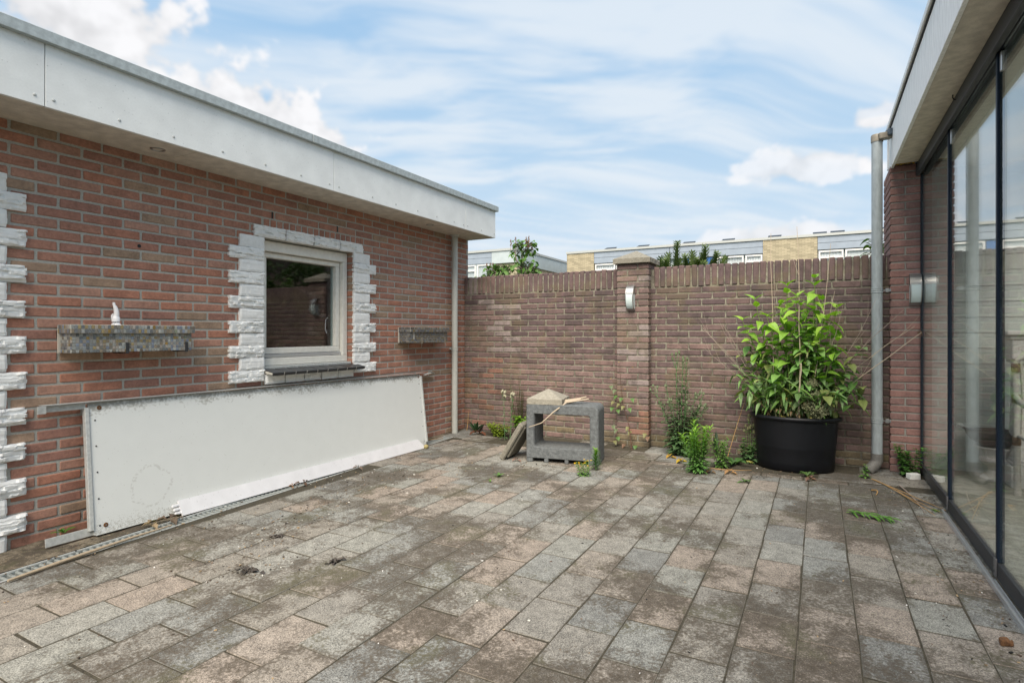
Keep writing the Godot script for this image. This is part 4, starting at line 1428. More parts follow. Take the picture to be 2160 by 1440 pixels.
func araucaria() -> void:
	var o := thing("monkey_puzzle_tree", "spiky dark green monkey puzzle tree peeping over the wall beside the pier", "tree", Vector3(-1.70, 0, -8.0))
	var g := RandomNumberGenerator.new()
	g.seed = 8
	var t := MB.new()
	t.tube([Vector3(0, -0.1, 0), Vector3(0, 1.0, 0), Vector3(0, 1.9, 0)], [0.09, 0.07, 0.04], 8)
	part(o, "trunk", t.mesh(), M.bark)
	var ends := [[-0.02, 2.41], [-0.30, 2.10], [-0.24, 2.20], [-0.20, 2.27], [0.10, 2.20], [0.14, 2.27], [0.24, 2.16], [0.30, 2.22], [0.36, 2.31], [0.43, 2.12], [0.50, 2.22], [0.57, 2.17], [-0.10, 2.10], [0.05, 2.10], [-0.34, 2.04], [0.60, 2.06], [-0.15, 2.16], [0.19, 2.09], [0.35, 2.08], [-0.05, 2.18], [0.48, 2.07], [-0.26, 2.06]]
	for e in ends:
		var m := MB.new()
		var a := Vector3(e[0] * 0.62, 1.90, g.randf_range(-0.1, 0.1))
		var c := Vector3(e[0], e[1], g.randf_range(-0.2, 0.2))
		var mid := a.lerp(c, 0.5) + Vector3(signf(e[0]) * 0.05, -0.05, 0)
		var n := 22
		var pts := []
		for i in 6:
			var q := i / 5.0
			pts.append(a * (1 - q) * (1 - q) + mid * 2 * q * (1 - q) + c * q * q)
		m.col = Color(0.045, 0.075, 0.022)
		m.tube(pts, [0.030, 0.030, 0.030, 0.027, 0.022, 0.010], 6)
		for i in n:
			var q := (i + 0.5) / n
			var p: Vector3 = a * (1 - q) * (1 - q) + mid * 2 * q * (1 - q) + c * q * q
			var d := (c - a).normalized()
			for k in 7:
				var an := TAU * k / 7.0 + i * 0.5
				var s1 := d.cross(Vector3(0.3, 0.2, 1)).normalized()
				var s2 := d.cross(s1)
				var sd := s1 * cos(an) + s2 * sin(an)
				var s := g.randf_range(0.8, 1.3)
				m.col = Color(0.13 * s, 0.19 * s, 0.055 * s)
				m.leaf(p + sd * 0.022, sd * 0.8 + d * 0.8, -d, 0.055, 0.032, 0.0, 0.2, 2, 1)
		part(o, "branch", m.mesh(), M.leafvc)

# ---------------------------------------------------------------- along the outbuilding
func downpipe(o: Node3D, x: float, z: float, y0: float, y1: float, r: float, m: Material, collars: Array) -> void:
	var b := MB.new()
	b.lathe(xf(x, 0, z), [Vector2(r, y0), Vector2(r, y1)], 24)
	part(o, "pipe", b.mesh(), m)
	for y in collars:
		var c := MB.new()
		c.lathe(xf(x, y, z), [Vector2(r, -0.020), Vector2(r + 0.004, -0.019), Vector2(r + 0.004, -0.012), Vector2(r + 0.002, -0.009), Vector2(r + 0.005, -0.005), Vector2(r + 0.005, 0.003), Vector2(r + 0.002, 0.006), Vector2(r + 0.004, 0.010), Vector2(r + 0.004, 0.019), Vector2(r, 0.020)], 24)
		part(o, "collar", c.mesh(), m)

func build_left_things() -> void:
	var o := thing("downpipe", "pale grey plastic downpipe on the outbuilding beside the garden wall corner", "downpipe", Vector3(-3.725, 0, -5.482))
	downpipe(o, 0, 0, -0.01, 2.283, 0.035, M.pvc, [0.975])
	var f := MB.new()
	f.lathe(xf(0, 2.276, 0), [Vector2(0.036, 0), Vector2(0.048, 0.004), Vector2(0.052, 0.016)], 24)
	part(o, "top_ring", f.mesh(), M.pvc)
	var br := MB.new()
	br.bx(-0.066, -0.03, 0.965, 0.985, -0.012, 0.012, 0.002)
	br.bx(-0.05, -0.03, 0.966, 0.984, 0.02, 0.045, 0.002)
	part(o, "bracket", br.mesh(), M.zinc)
	planter(-1.598, -2.306, 0.0, "long mosaic-tiled wall planter box with a white spray bottle in it", 1)
	planter(-4.545, -5.225, 0.012, "cracked mosaic-tiled wall planter box beside the pale grey downpipe", 2)
	bottle()
	# leaning panel
	var p := thing("leaning_panel", "long off-white board leaning against the outbuilding under the window", "panel", Vector3(-3.57, 0, -3.2))
	var inv := Transform3D(Basis(), Vector3(3.57, 0, 3.2))
	var A := Vector3(-3.605, 0.018, -1.700)
	var B := Vector3(-3.535, 0.018, -4.690)
	var C := Vector3(-3.752, 0.722, -4.862)
	var D := Vector3(-3.752, 0.752, -1.738)
	var nn := (B - A).cross(D - A).normalized()
	if nn.x < 0: nn = -nn
	var bk := -nn * 0.022
	var b := MB.new()
	b.face(A, B, C, D, Vector2(0, 1), Vector2(1, 1), Vector2(1, 0), Vector2(0, 0))
	b.face(A + bk, D + bk, C + bk, B + bk)
	var ctr := (A + C) / 2 + bk / 2
	b.quad(A, B, B + bk, A + bk, ctr); b.quad(C, D, D + bk, C + bk, ctr)
	b.quad(B, C, C + bk, B + bk, ctr); b.quad(D, A, A + bk, D + bk, ctr)
	M.board_face = mat(lin(0.68, 0.70, 0.69), 0.55)
	M.board_face.albedo_texture = board_texture()
	part(p, "board", b.mesh(), M.board_face, inv)
	for k in [[A, D], [B, C]]:
		var sd := MB.new()
		var sg := 1.0 if k[0] == A else -1.0
		var dd: Vector3 = (k[1] - k[0])
		var mid: Vector3 = k[0] + dd * 0.5
		var bs := Basis(nn.cross(dd.normalized()), dd.normalized(), nn).orthonormalized()
		sd.box(Transform3D(bs, mid - nn * 0.008 + (A - B).normalized() * sg * 0.012), Vector3(0.022, dd.length() * 0.93, 0.034), 0.002)
		part(p, "side_rail", sd.mesh(), M.zinc_pale, inv)
	var tp := MB.new()
	var tz0 := D + Vector3(0, 0.006, 0.235)
	var tz1 := C + Vector3(0, 0.006, -0.07)
	var dv := (tz1 - tz0)
	var bt := Basis(Vector3(1, 0, 0), dv.normalized().cross(Vector3(1, 0, 0)).normalized() * 1.0, dv.normalized())
	tp.box(Transform3D(bt.orthonormalized(), (tz0 + tz1) / 2 + Vector3(0.004, 0.004, 0)), Vector3(0.040, 0.0025, dv.length()), 0.0005)
	tp.box(Transform3D(bt.orthonormalized(), tz0 + Vector3(0.0, -0.022, -0.125)), Vector3(0.004, 0.032, 0.19), 0.001)
	tp.box(Transform3D(bt.orthonormalized(), tz0 + Vector3(0.022, -0.020, 0.0)), Vector3(0.003, 0.042, 0.042), 0.001)
	tp.box(Transform3D(Basis.from_euler(Vector3(0.15, 0.0, -0.05)), tz1 + Vector3(0.004, -0.012, -0.045)), Vector3(0.045, 0.003, 0.13), 0.0005)
	tp.box(Transform3D(Basis.from_euler(Vector3(-0.45, 0.0, 0.12)), tz1 + Vector3(0.004, -0.002, -0.135)), Vector3(0.045, 0.003, 0.075), 0.0005)
	part(p, "top_flashing", tp.mesh(), M.zinc_pale, inv)
	var bt2 := MB.new()
	bt2.box(Transform3D(Basis.from_euler(Vector3(0, atan2(-0.023, 1.0), 0.12)), Vector3(-3.632, 0.036, -1.615)), Vector3(0.006, 0.046, 0.27), 0.001)
	bt2.box(Transform3D(Basis.from_euler(Vector3(0, -0.0234, 0)), Vector3(-3.578, 0.016, -3.18)), Vector3(0.036, 0.004, 2.95), 0.001)
	part(p, "bottom_rail", bt2.mesh(), M.zinc_pale, inv)
	var sc := MB.new()
	sc.lathe(Transform3D(), [Vector2(0.005, 0), Vector2(0.004, 0.002), Vector2(0, 0.003)], 8)
	var scm := sc.mesh()
	var bn := Basis(nn.cross(Vector3.FORWARD).normalized(), nn, Vector3.FORWARD).orthonormalized()
	for k in 5:
		for q in [[A, D, B], [B, C, A]]:
			var u: Vector3 = q[0] + (q[1] - q[0]) * (0.06 + 0.20 * k) + ((q[2] as Vector3) - (q[0] as Vector3)).normalized() * 0.030
			part(p, "screw", scm, M.iron, inv * Transform3D(bn, u))
	var wa := MB.new()
	wa.lathe(Transform3D(), [Vector2(0.004, 0.003), Vector2(0.010, 0.003), Vector2(0.013, 0.0)], 12)
	var wam := wa.mesh()
	for u in [A + (D - A) * 0.955 + (B - A).normalized() * 0.055, A + (D - A) * 0.055 + (B - A).normalized() * 0.060, B + (C - B) * 0.96 - (B - A).normalized() * 0.03]:
		part(p, "rusty_washer", wam, M.rust, inv * Transform3D(bn, u))
	# loose white strip in front of it
	var st := MB.new()
	var s0 := Vector3(-3.540, 0.006, -2.170)
	var s1 := Vector3(-3.488, 0.006, -4.620)
	var up := Vector3(-0.055, 0.088, 0)
	var so := (s1 - s0).cross(up).normalized() * -0.012
	st.face(s0, s1, s1 + up + Vector3(0, 0, 0.06), s0 + up)
	var sctr := (s0 + s1) / 2 + up / 2 - Vector3(0.02, 0.01, 0)
	var bq := Vector3(-0.012, -0.006, 0)
	for q in [[s0, s1, s1 + bq, s0 + bq], [s0 + up, s1 + up + Vector3(0, 0, 0.06), s1 + up + Vector3(0, 0, 0.06) + bq, s0 + up + bq], [s0, s0 + up, s0 + up + bq, s0 + bq], [s1, s1 + up + Vector3(0, 0, 0.06), s1 + up + Vector3(0, 0, 0.06) + bq, s1 + bq], [s0 + bq, s1 + bq, s1 + up + Vector3(0, 0, 0.06) + bq, s0 + up + bq]]:
		st.quad(q[0], q[1], q[2], q[3], (s0 + s1) / 2 + up / 2 + bq / 2)
	# fluted back edge at the broken near end
	for k in 3:
		st.box(xf(s0.x - 0.028 - 0.010 * k, 0.022 + 0.022 * k, s0.z + 0.010 + 0.004 * k, 0, 0, 0.5), Vector3(0.016, 0.018, 0.05), 0.003)
	one("white_strip", "long bright white plastic strip lying on the drain against the leaning board", "strip", st.mesh(), mat(lin(0.80, 0.80, 0.82), 0.45, {"tex": M.t_soft, "s": 1.0, "detail": M.t_specks, "ds": Vector3.ONE / 1.3}))
	# slot drain
	var dr := thing("slot_drain", "grey slotted drain channel in the paving along the outbuilding", "drain", Vector3(-3.283, 0, 0))
	dr.rotation.y = atan(0.059)
	var dl := MB.new()
	dl.bx(-0.008, 0.0, -0.06, 0.001, -5.3, 0.9, 0.001)
	dl.bx(-0.115, -0.107, -0.06, 0.001, -5.3, 0.9, 0.001)
	part(dr, "channel", dl.mesh(), M.zinc_pale)
	var db := MB.new()
	db.bx(-0.107, -0.008, -0.055, -0.030, -5.3, 0.9)
	part(dr, "drain_silt", db.mesh(), M.joint)
	var gb := MB.new()
	gb.box(Transform3D(), Vector3(0.099, 0.022, 0.0165), 0.005)
	gb.bx(-0.049, -0.035, -0.011, 0.012, -0.0165, 0.0165)
	gb.bx(0.035, 0.049, -0.011, 0.012, -0.0165, 0.0165)
	var gm := gb.mesh()
	var zz := 0.88
	var cnt := 0
	while zz > -5.28 and cnt < 300:
		if zz < -0.85 or cnt % 1 == 0:
			part(dr, "grating_bar", gm, M.zinc_dark, xf(-0.0575, -0.014, zz))
			cnt += 1
		zz -= 0.0330

func board_texture() -> ImageTexture:
	# dirt that the board shows: grimy band along its top, splashes along the foot, a ring left by a pot
	var w := 1024
	var h := 256
	var a1 := nb(71, 0.02, 4, 1024, false, 256)
	var a2 := nb(72, 0.12, 3, 1024, false, 256)
	var a3 := nb(73, 0.4, 2, 1024, false, 256)
	var d := PackedByteArray()
	d.resize(w * h * 3)
	var r := RandomNumberGenerator.new()
	r.seed = 70
	for y in h:
		for x in w:
			var q := y * w + x
			var f1 := float(a1[q]) / 255.0
			var f2 := float(a2[q]) / 255.0
			var f3 := float(a3[q]) / 255.0
			var k := 0.95 + (f1 - 0.5) * 0.03 + (f3 - 0.5) * 0.04
			var dirt := 0.0
			var top := 1.0 - y / 22.0
			if y < 40: dirt = clampf((top * 0.62 + (f2 - 0.5) * 0.9 + (f1 - 0.5) * 0.8 - 0.10) * 1.2, 0.0, 0.6)
			if y > 210: dirt = maxf(dirt, clampf(((y - 246) / 30.0 + (f3 - 0.5) * 2.4 + (f2 - 0.5) * 1.0) * 1.0, 0.0, 0.6))
			var rr := Vector2((x - 105) * 3.05, (y - 186) * 3.0).length()
			if absf(rr - 118.0 - (f1 - 0.5) * 40.0) < 8.0: dirt = maxf(dirt, clampf((f2 - 0.40) * 1.0, 0.0, 0.20))
			if r.randf() < 0.0018: dirt = maxf(dirt, r.randf_range(0.15, 0.6))
			var i := (y * w + x) * 3
			d[i] = s8(lerpf(k, 0.20, dirt)); d[i + 1] = s8(lerpf(k, 0.17, dirt)); d[i + 2] = s8(lerpf(k * 0.985, 0.11, dirt))
	return ImageTexture.create_from_image(Image.create_from_data(w, h, false, Image.FORMAT_RGB8, d))

func planter(z0: float, z1: float, yo: float, label: String, sd: int) -> void:
	var o := thing("wall_planter", label, "planter", Vector3(-3.79, 0, (z0 + z1) / 2), 0.0, "mosaic wall planters")
	var inv := Transform3D(Basis(), -Vector3(-3.79, 0, (z0 + z1) / 2))
	var g := RandomNumberGenerator.new()
	g.seed = sd
	var yt := 1.207 + yo
	var yr := 1.158 + yo
	var yb := 1.047 + yo
	var xf0 := -3.632 + (0.012 if sd == 2 else 0.0)
	var b := MB.new()
	b.bx(-3.785, -3.775, yb, yt - 0.003, z1, z0)
	b.bx(-3.775, xf0 - 0.012, yr, yt, z0 - 0.010, z0, 0.001)
	b.bx(-3.775, xf0 - 0.012, yr, yt, z1, z1 + 0.010, 0.001)
	b.bx(xf0 - 0.012, xf0 - 0.003, yr, yt, z1, z0, 0.001)
	b.bx(-3.775, xf0 - 0.020, yb, yr, z0 - 0.022, z0 - 0.014)
	b.bx(-3.775, xf0 - 0.020, yb, yr, z1 + 0.014, z1 + 0.022)
	b.bx(xf0 - 0.028, xf0 - 0.020, yb, yr, z1 + 0.014, z0 - 0.014)
	b.bx(-3.775, xf0 - 0.02, yb, yb + 0.01, z1 + 0.014, z0 - 0.014)
	part(o, "box", b.mesh(), M.grout, inv)
	var s := MB.new()
	var sy := yb + 0.011 if sd == 1 else yt - 0.05
	s.bx(-3.774, xf0 - 0.03, sy, sy + 0.012, z1 + 0.024, z0 - 0.024)
	part(o, "soil", s.mesh(), M.soil, inv)
	var t := MB.new()
	var pal := [[0.30, 0.31, 0.30], [0.24, 0.26, 0.27], [0.20, 0.19, 0.17], [0.36, 0.37, 0.35], [0.25, 0.21, 0.16], [0.16, 0.17, 0.18], [0.30, 0.24, 0.13], [0.21, 0.24, 0.30], [0.33, 0.30, 0.27], [0.14, 0.12, 0.10], [0.30, 0.20, 0.07], [0.22, 0.24, 0.18]]
	var dk := 0.62 if sd == 2 else 1.0
	var step := 0.0168
	var rows_r := int((yt - yr) / step)
	var rows_b := int((yr - yb) / step)
	for part_i in 2:
		var zz0 := z0 if part_i == 0 else z0 - 0.014
		var zz1 := z1 if part_i == 0 else z1 + 0.014
		var ylo := yr if part_i == 0 else yb
		var nrow := rows_r if part_i == 0 else rows_b
		var rh := ((yt - yr) if part_i == 0 else (yr - yb)) / nrow
		var xfr := xf0 - 0.003 if part_i == 0 else xf0 - 0.020
		var ncol := int((zz0 - zz1) / step)
		var cw := (zz0 - zz1) / ncol
		for rrow in nrow:
			for c in ncol:
				if sd == 2 and part_i == 1 and c == 3 and rrow > 1: continue
				var k: Array = pal[g.randi_range(0, 8 if g.randf() < 0.85 else 11)]
				var v := g.randf_range(0.8, 1.2) * dk
				t.col = Color(k[0] * v, k[1] * v, k[2] * v)
				t.box(xf(xfr + 0.0012, ylo + rh * (rrow + 0.5), zz0 - cw * (c + 0.5), 0, 0, 0), Vector3(0.004, rh - 0.0024, cw - 0.0024), 0.0008)
			var nc2 := int((xfr + 3.775) / step)
			var cw2 := (xfr + 3.775) / nc2
			for c in nc2:
				for e in 2:
					var k: Array = pal[g.randi_range(0, 8)]
					var v := g.randf_range(0.7, 1.1) * dk
					t.col = Color(k[0] * v, k[1] * v, k[2] * v)
					t.box(xf(-3.775 + cw2 * (c + 0.5), ylo + rh * (rrow + 0.5), (zz0 + 0.0012) if e == 0 else (zz1 - 0.0012)), Vector3(cw2 - 0.0024, rh - 0.0024, 0.004), 0.0008)
	part(o, "mosaic_tiles", t.mesh(), M.vc_gloss, inv).set_meta("kind", "stuff")
	for q in ([0.42, 0.93] if sd == 1 else [0.30, 0.90]):
		var br := MB.new()
		var z := lerpf(z0, z1, q)
		br.bx(xf0 - 0.016, xf0 - 0.010, yb - 0.004, yb + 0.055, z - 0.009, z + 0.009, 0.001)
		br.bx(-3.785, xf0 - 0.010, yb - 0.010, yb - 0.0045, z - 0.009, z + 0.009, 0.001)
		part(o, "bracket", br.mesh(), M.anthracite_m if sd == 1 else M.pvc_brown, inv)

func bottle() -> void:
	var o := thing("spray_bottle", "white plastic spray bottle with blue label print, in the long mosaic planter", "bottle", Vector3(-3.715, 1.072, -1.872))
	o.rotation = Vector3(0.0, 0.75, 0.03)
	o.scale = Vector3.ONE * 1.27
	var b := MB.new()
	b.lathe(Transform3D(), [Vector2(0.0, 0.0), Vector2(0.036, 0.0), Vector2(0.040, 0.006), Vector2(0.040, 0.060), Vector2(0.037, 0.078), Vector2(0.029, 0.095), Vector2(0.019, 0.110), Vector2(0.0145, 0.118), Vector2(0.0145, 0.124)], 24, 0.62)
	part(o, "body", b.mesh(), M.plastic_white)
	var c := MB.new()
	c.lathe(xf(0, 0.122, 0), [Vector2(0.017, 0.0), Vector2(0.0175, 0.018), Vector2(0.015, 0.022), Vector2(0.013, 0.030), Vector2(0.0, 0.031)], 16)
	part(o, "cap", c.mesh(), M.plastic_white)
	var h := MB.new()
	h.tube([Vector3(0.002, 0.148, 0), Vector3(0.004, 0.165, 0), Vector3(0.002, 0.180, 0), Vector3(-0.002, 0.196, 0)], [0.013, 0.011, 0.010, 0.008], 10)
	h.tube([Vector3(-0.002, 0.192, 0), Vector3(-0.006, 0.205, 0), Vector3(-0.006, 0.214, 0)], [0.006, 0.0065, 0.005], 10)
	h.tube([Vector3(-0.010, 0.160, 0), Vector3(-0.017, 0.152, 0), Vector3(-0.018, 0.140, 0)], [0.003, 0.003, 0.002], 6)
	part(o, "sprayer", h.mesh(), M.plastic_white)
	var l := MB.new()
	var col := [Color(0.03, 0.20, 0.32), Color(0.15, 0.45, 0.60), Color(0.05, 0.28, 0.40)]
	var k := 0
	for q in [[-0.014, 0.078, 0.009, 0.004], [0.010, 0.082, 0.010, 0.003], [0.004, 0.068, 0.018, 0.007], [0.018, 0.070, 0.007, 0.005], [-0.012, 0.066, 0.012, 0.003]]:
		l.col = col[k % 3]
		k += 1
		var rad := 0.0372 if q[1] > 0.074 else 0.0392
		var zf := 0.62 * sqrt(maxf(0.0, rad * rad - q[0] * q[0])) + 0.0006
		l.bx(q[0] - q[2] / 2, q[0] + q[2] / 2, q[1] - q[3] / 2, q[1] + q[3] / 2, zf - 0.002, zf + 0.0006)
	part(o, "label_print", l.mesh(), M.vc)

# ---------------------------------------------------------------- concrete block with its load
func build_unit_things() -> void:
	var o := thing("concrete_frame_block", "open grey concrete frame block with rounded corners standing on the paving", "concrete block", Vector3(-2.334, 0, -4.578), 0.183 - 0.0)
	o.rotation.y = 0.183
	var W := 0.655
	var Hh := 0.483
	var Dp := 0.33
	# outline with hole, as a CSG-free extrusion of ring segments
	var rad := 0.055
	var b := MB.new()
	var N := 6
	var outer := []
	for q in [[W, 0.0, 0.004, -PI / 2], [W, Hh, rad, 0.0], [0.0, Hh, 0.012, PI / 2], [0.0, 0.0, 0.004, PI]]:
		var r: float = q[2]
		var cx: float = q[0] - r if q[0] > 0.1 else q[0] + r
		var cy: float = q[1] - r if q[1] > 0.1 else q[1] + r
		for i in N + 1:
			var a: float = q[3] + PI / 2 * i / N
			outer.append(Vector2(cx + r * cos(a), cy + r * sin(a)))
	var inner := []
	var x0 := 0.075
	var x1 := W - 0.078
	var y0 := 0.100
	var y1 := Hh - 0.085
	for q in [[x1, y0, 0.028, -PI / 2], [x1, y1, 0.022, 0.0], [x0, y1, 0.012, PI / 2], [x0, y0, 0.028, PI]]:
		var r: float = q[2]
		var cx: float = q[0] - r if q[0] > 0.3 else q[0] + r
		var cy: float = q[1] - r if q[1] > 0.3 else q[1] + r
		for i in N + 1:
			var a: float = q[3] + PI / 2 * i / N
			inner.append(Vector2(cx + r * cos(a), cy + r * sin(a)))
	var m := outer.size()
	var ch := 0.010
	for i in m:
		var i2 := (i + 1) % m
		var a: Vector2 = outer[i]
		var c: Vector2 = outer[i2]
		var e: Vector2 = inner[i]
		var f: Vector2 = inner[i2]
		var mc := Vector2(W / 2, Hh / 2)
		var ai := a.move_toward(mc, ch)
		var ci := c.move_toward(mc, ch)
		var eo := e.move_toward(mc, -ch)
		var fo := f.move_toward(mc, -ch)
		for s in [0, 1]:
			var zf := 0.0 if s == 0 else -Dp
			var zc := -ch if s == 0 else -Dp + ch
			var cz := -1.0 if s == 0 else 1.0
			b.quad(Vector3(ai.x, ai.y, zf), Vector3(ci.x, ci.y, zf), Vector3(fo.x, fo.y, zf), Vector3(eo.x, eo.y, zf), Vector3(W / 2, Hh / 2, zf + cz))
			b.quad(Vector3(a.x, a.y, zc), Vector3(c.x, c.y, zc), Vector3(ci.x, ci.y, zf), Vector3(ai.x, ai.y, zf), Vector3(W / 2, Hh / 2, zf + cz))
			b.quad(Vector3(e.x, e.y, zc), Vector3(f.x, f.y, zc), Vector3(fo.x, fo.y, zf), Vector3(eo.x, eo.y, zf), Vector3((a.x + c.x) / 2, (a.y + c.y) / 2, zf + cz))
		b.quad(Vector3(a.x, a.y, -ch), Vector3(c.x, c.y, -ch), Vector3(c.x, c.y, -Dp + ch), Vector3(a.x, a.y, -Dp + ch), Vector3(W / 2, Hh / 2, -Dp / 2))
		b.quad(Vector3(e.x, e.y, -ch), Vector3(f.x, f.y, -ch), Vector3(f.x, f.y, -Dp + ch), Vector3(e.x, e.y, -Dp + ch), Vector3((a.x + c.x) / 2, (a.y + c.y) / 2, -Dp / 2))
	part(o, "frame", b.mesh(), M.concrete, xf(0, 0.036, 0))
	# feet under it
	for q in [[0.0, 0.060], [0.165, 0.205], [0.352, 0.386], [0.560, 0.655]]:
		var f := MB.new()
		f.bx(q[0] + 0.001, q[1], 0.0, 0.040, -Dp + 0.002, -0.002, 0.006)
		part(o, "foot", f.mesh(), M.concrete)
	# loads
	var ct := Basis(Vector3.UP, 0.183)
	var at := func(x: float, y: float, z: float) -> Vector3: return Vector3(-2.334, 0, -4.578) + ct * Vector3(x, y, z)
	var top := Hh + 0.036
	one("pier_capstone", "loose buff pyramid capstone resting on the left of the grey concrete block", "capstone", pyramid_cap(0.325, 0.325, 0.046, 0.128, 0.003), M.capstone, at.call(0.165, top, -0.165), 0.19)
	var slab := MB.new()
	slab.box(Transform3D(), Vector3(0.39, 0.052, 0.34), 0.010, 0.007, rng)
	slab.box(Transform3D(Basis(), Vector3(0.01, -0.030, 0.0)), Vector3(0.33, 0.026, 0.27), 0.010, 0.008, rng)
	var so := one("leaning_slab", "broken mossy buff concrete slab leaning against the block's left side", "slab", slab.mesh(), M.capstone_dark, at.call(-0.125, 0.172, -0.14), 0.183)
	so.rotation = Vector3(0.0, 0.10, 1.02)
	# bundle of cut sticks and one long crooked stick
	var bn := thing("stick_bundle", "small bundle of short cut dry sticks lying on the grey concrete block", "sticks", at.call(0.40, top, -0.14))
	for i in 7:
		var s := MB.new()
		var l := R(0.16, 0.23)
		var ofs := Vector3(R(-0.02, 0.02), 0.014 + 0.012 * (i % 3), R(-0.02, 0.02))
		var d := Vector3(0.86, 0.20 + R(-0.06, 0.06), -0.45 + R(-0.12, 0.12)).normalized()
		s.tube([ofs - d * l * 0.55, ofs + Vector3(0, R(-0.004, 0.004), 0), ofs + d * l * 0.5], [0.009, 0.008, 0.006], 7)
		part(bn, "stick", s.mesh(), M.stick if i % 3 else M.stick_grey)
	var ls := MB.new()
	var q0: Vector3 = at.call(0.53, top + 0.040, -0.20)
	ls.tube([q0, at.call(0.36, top + 0.02, -0.05), at.call(0.26, top - 0.06, 0.04), at.call(0.16, top - 0.155, 0.05), at.call(0.085, top - 0.185, 0.03), at.call(0.03, top - 0.205, 0.015)], [0.008, 0.007, 0.006, 0.005, 0.004, 0.003], 6)
	one("long_stick", "long thin crooked dry stick hanging off the front of the concrete block", "stick", ls.mesh(), M.stick)
# ---------------------------------------------------------------- black tub and what grows in it
func bez(a: Vector3, b: Vector3, c: Vector3, q: float) -> Vector3:
	return a * (1 - q) * (1 - q) + b * 2 * q * (1 - q) + c * q * q

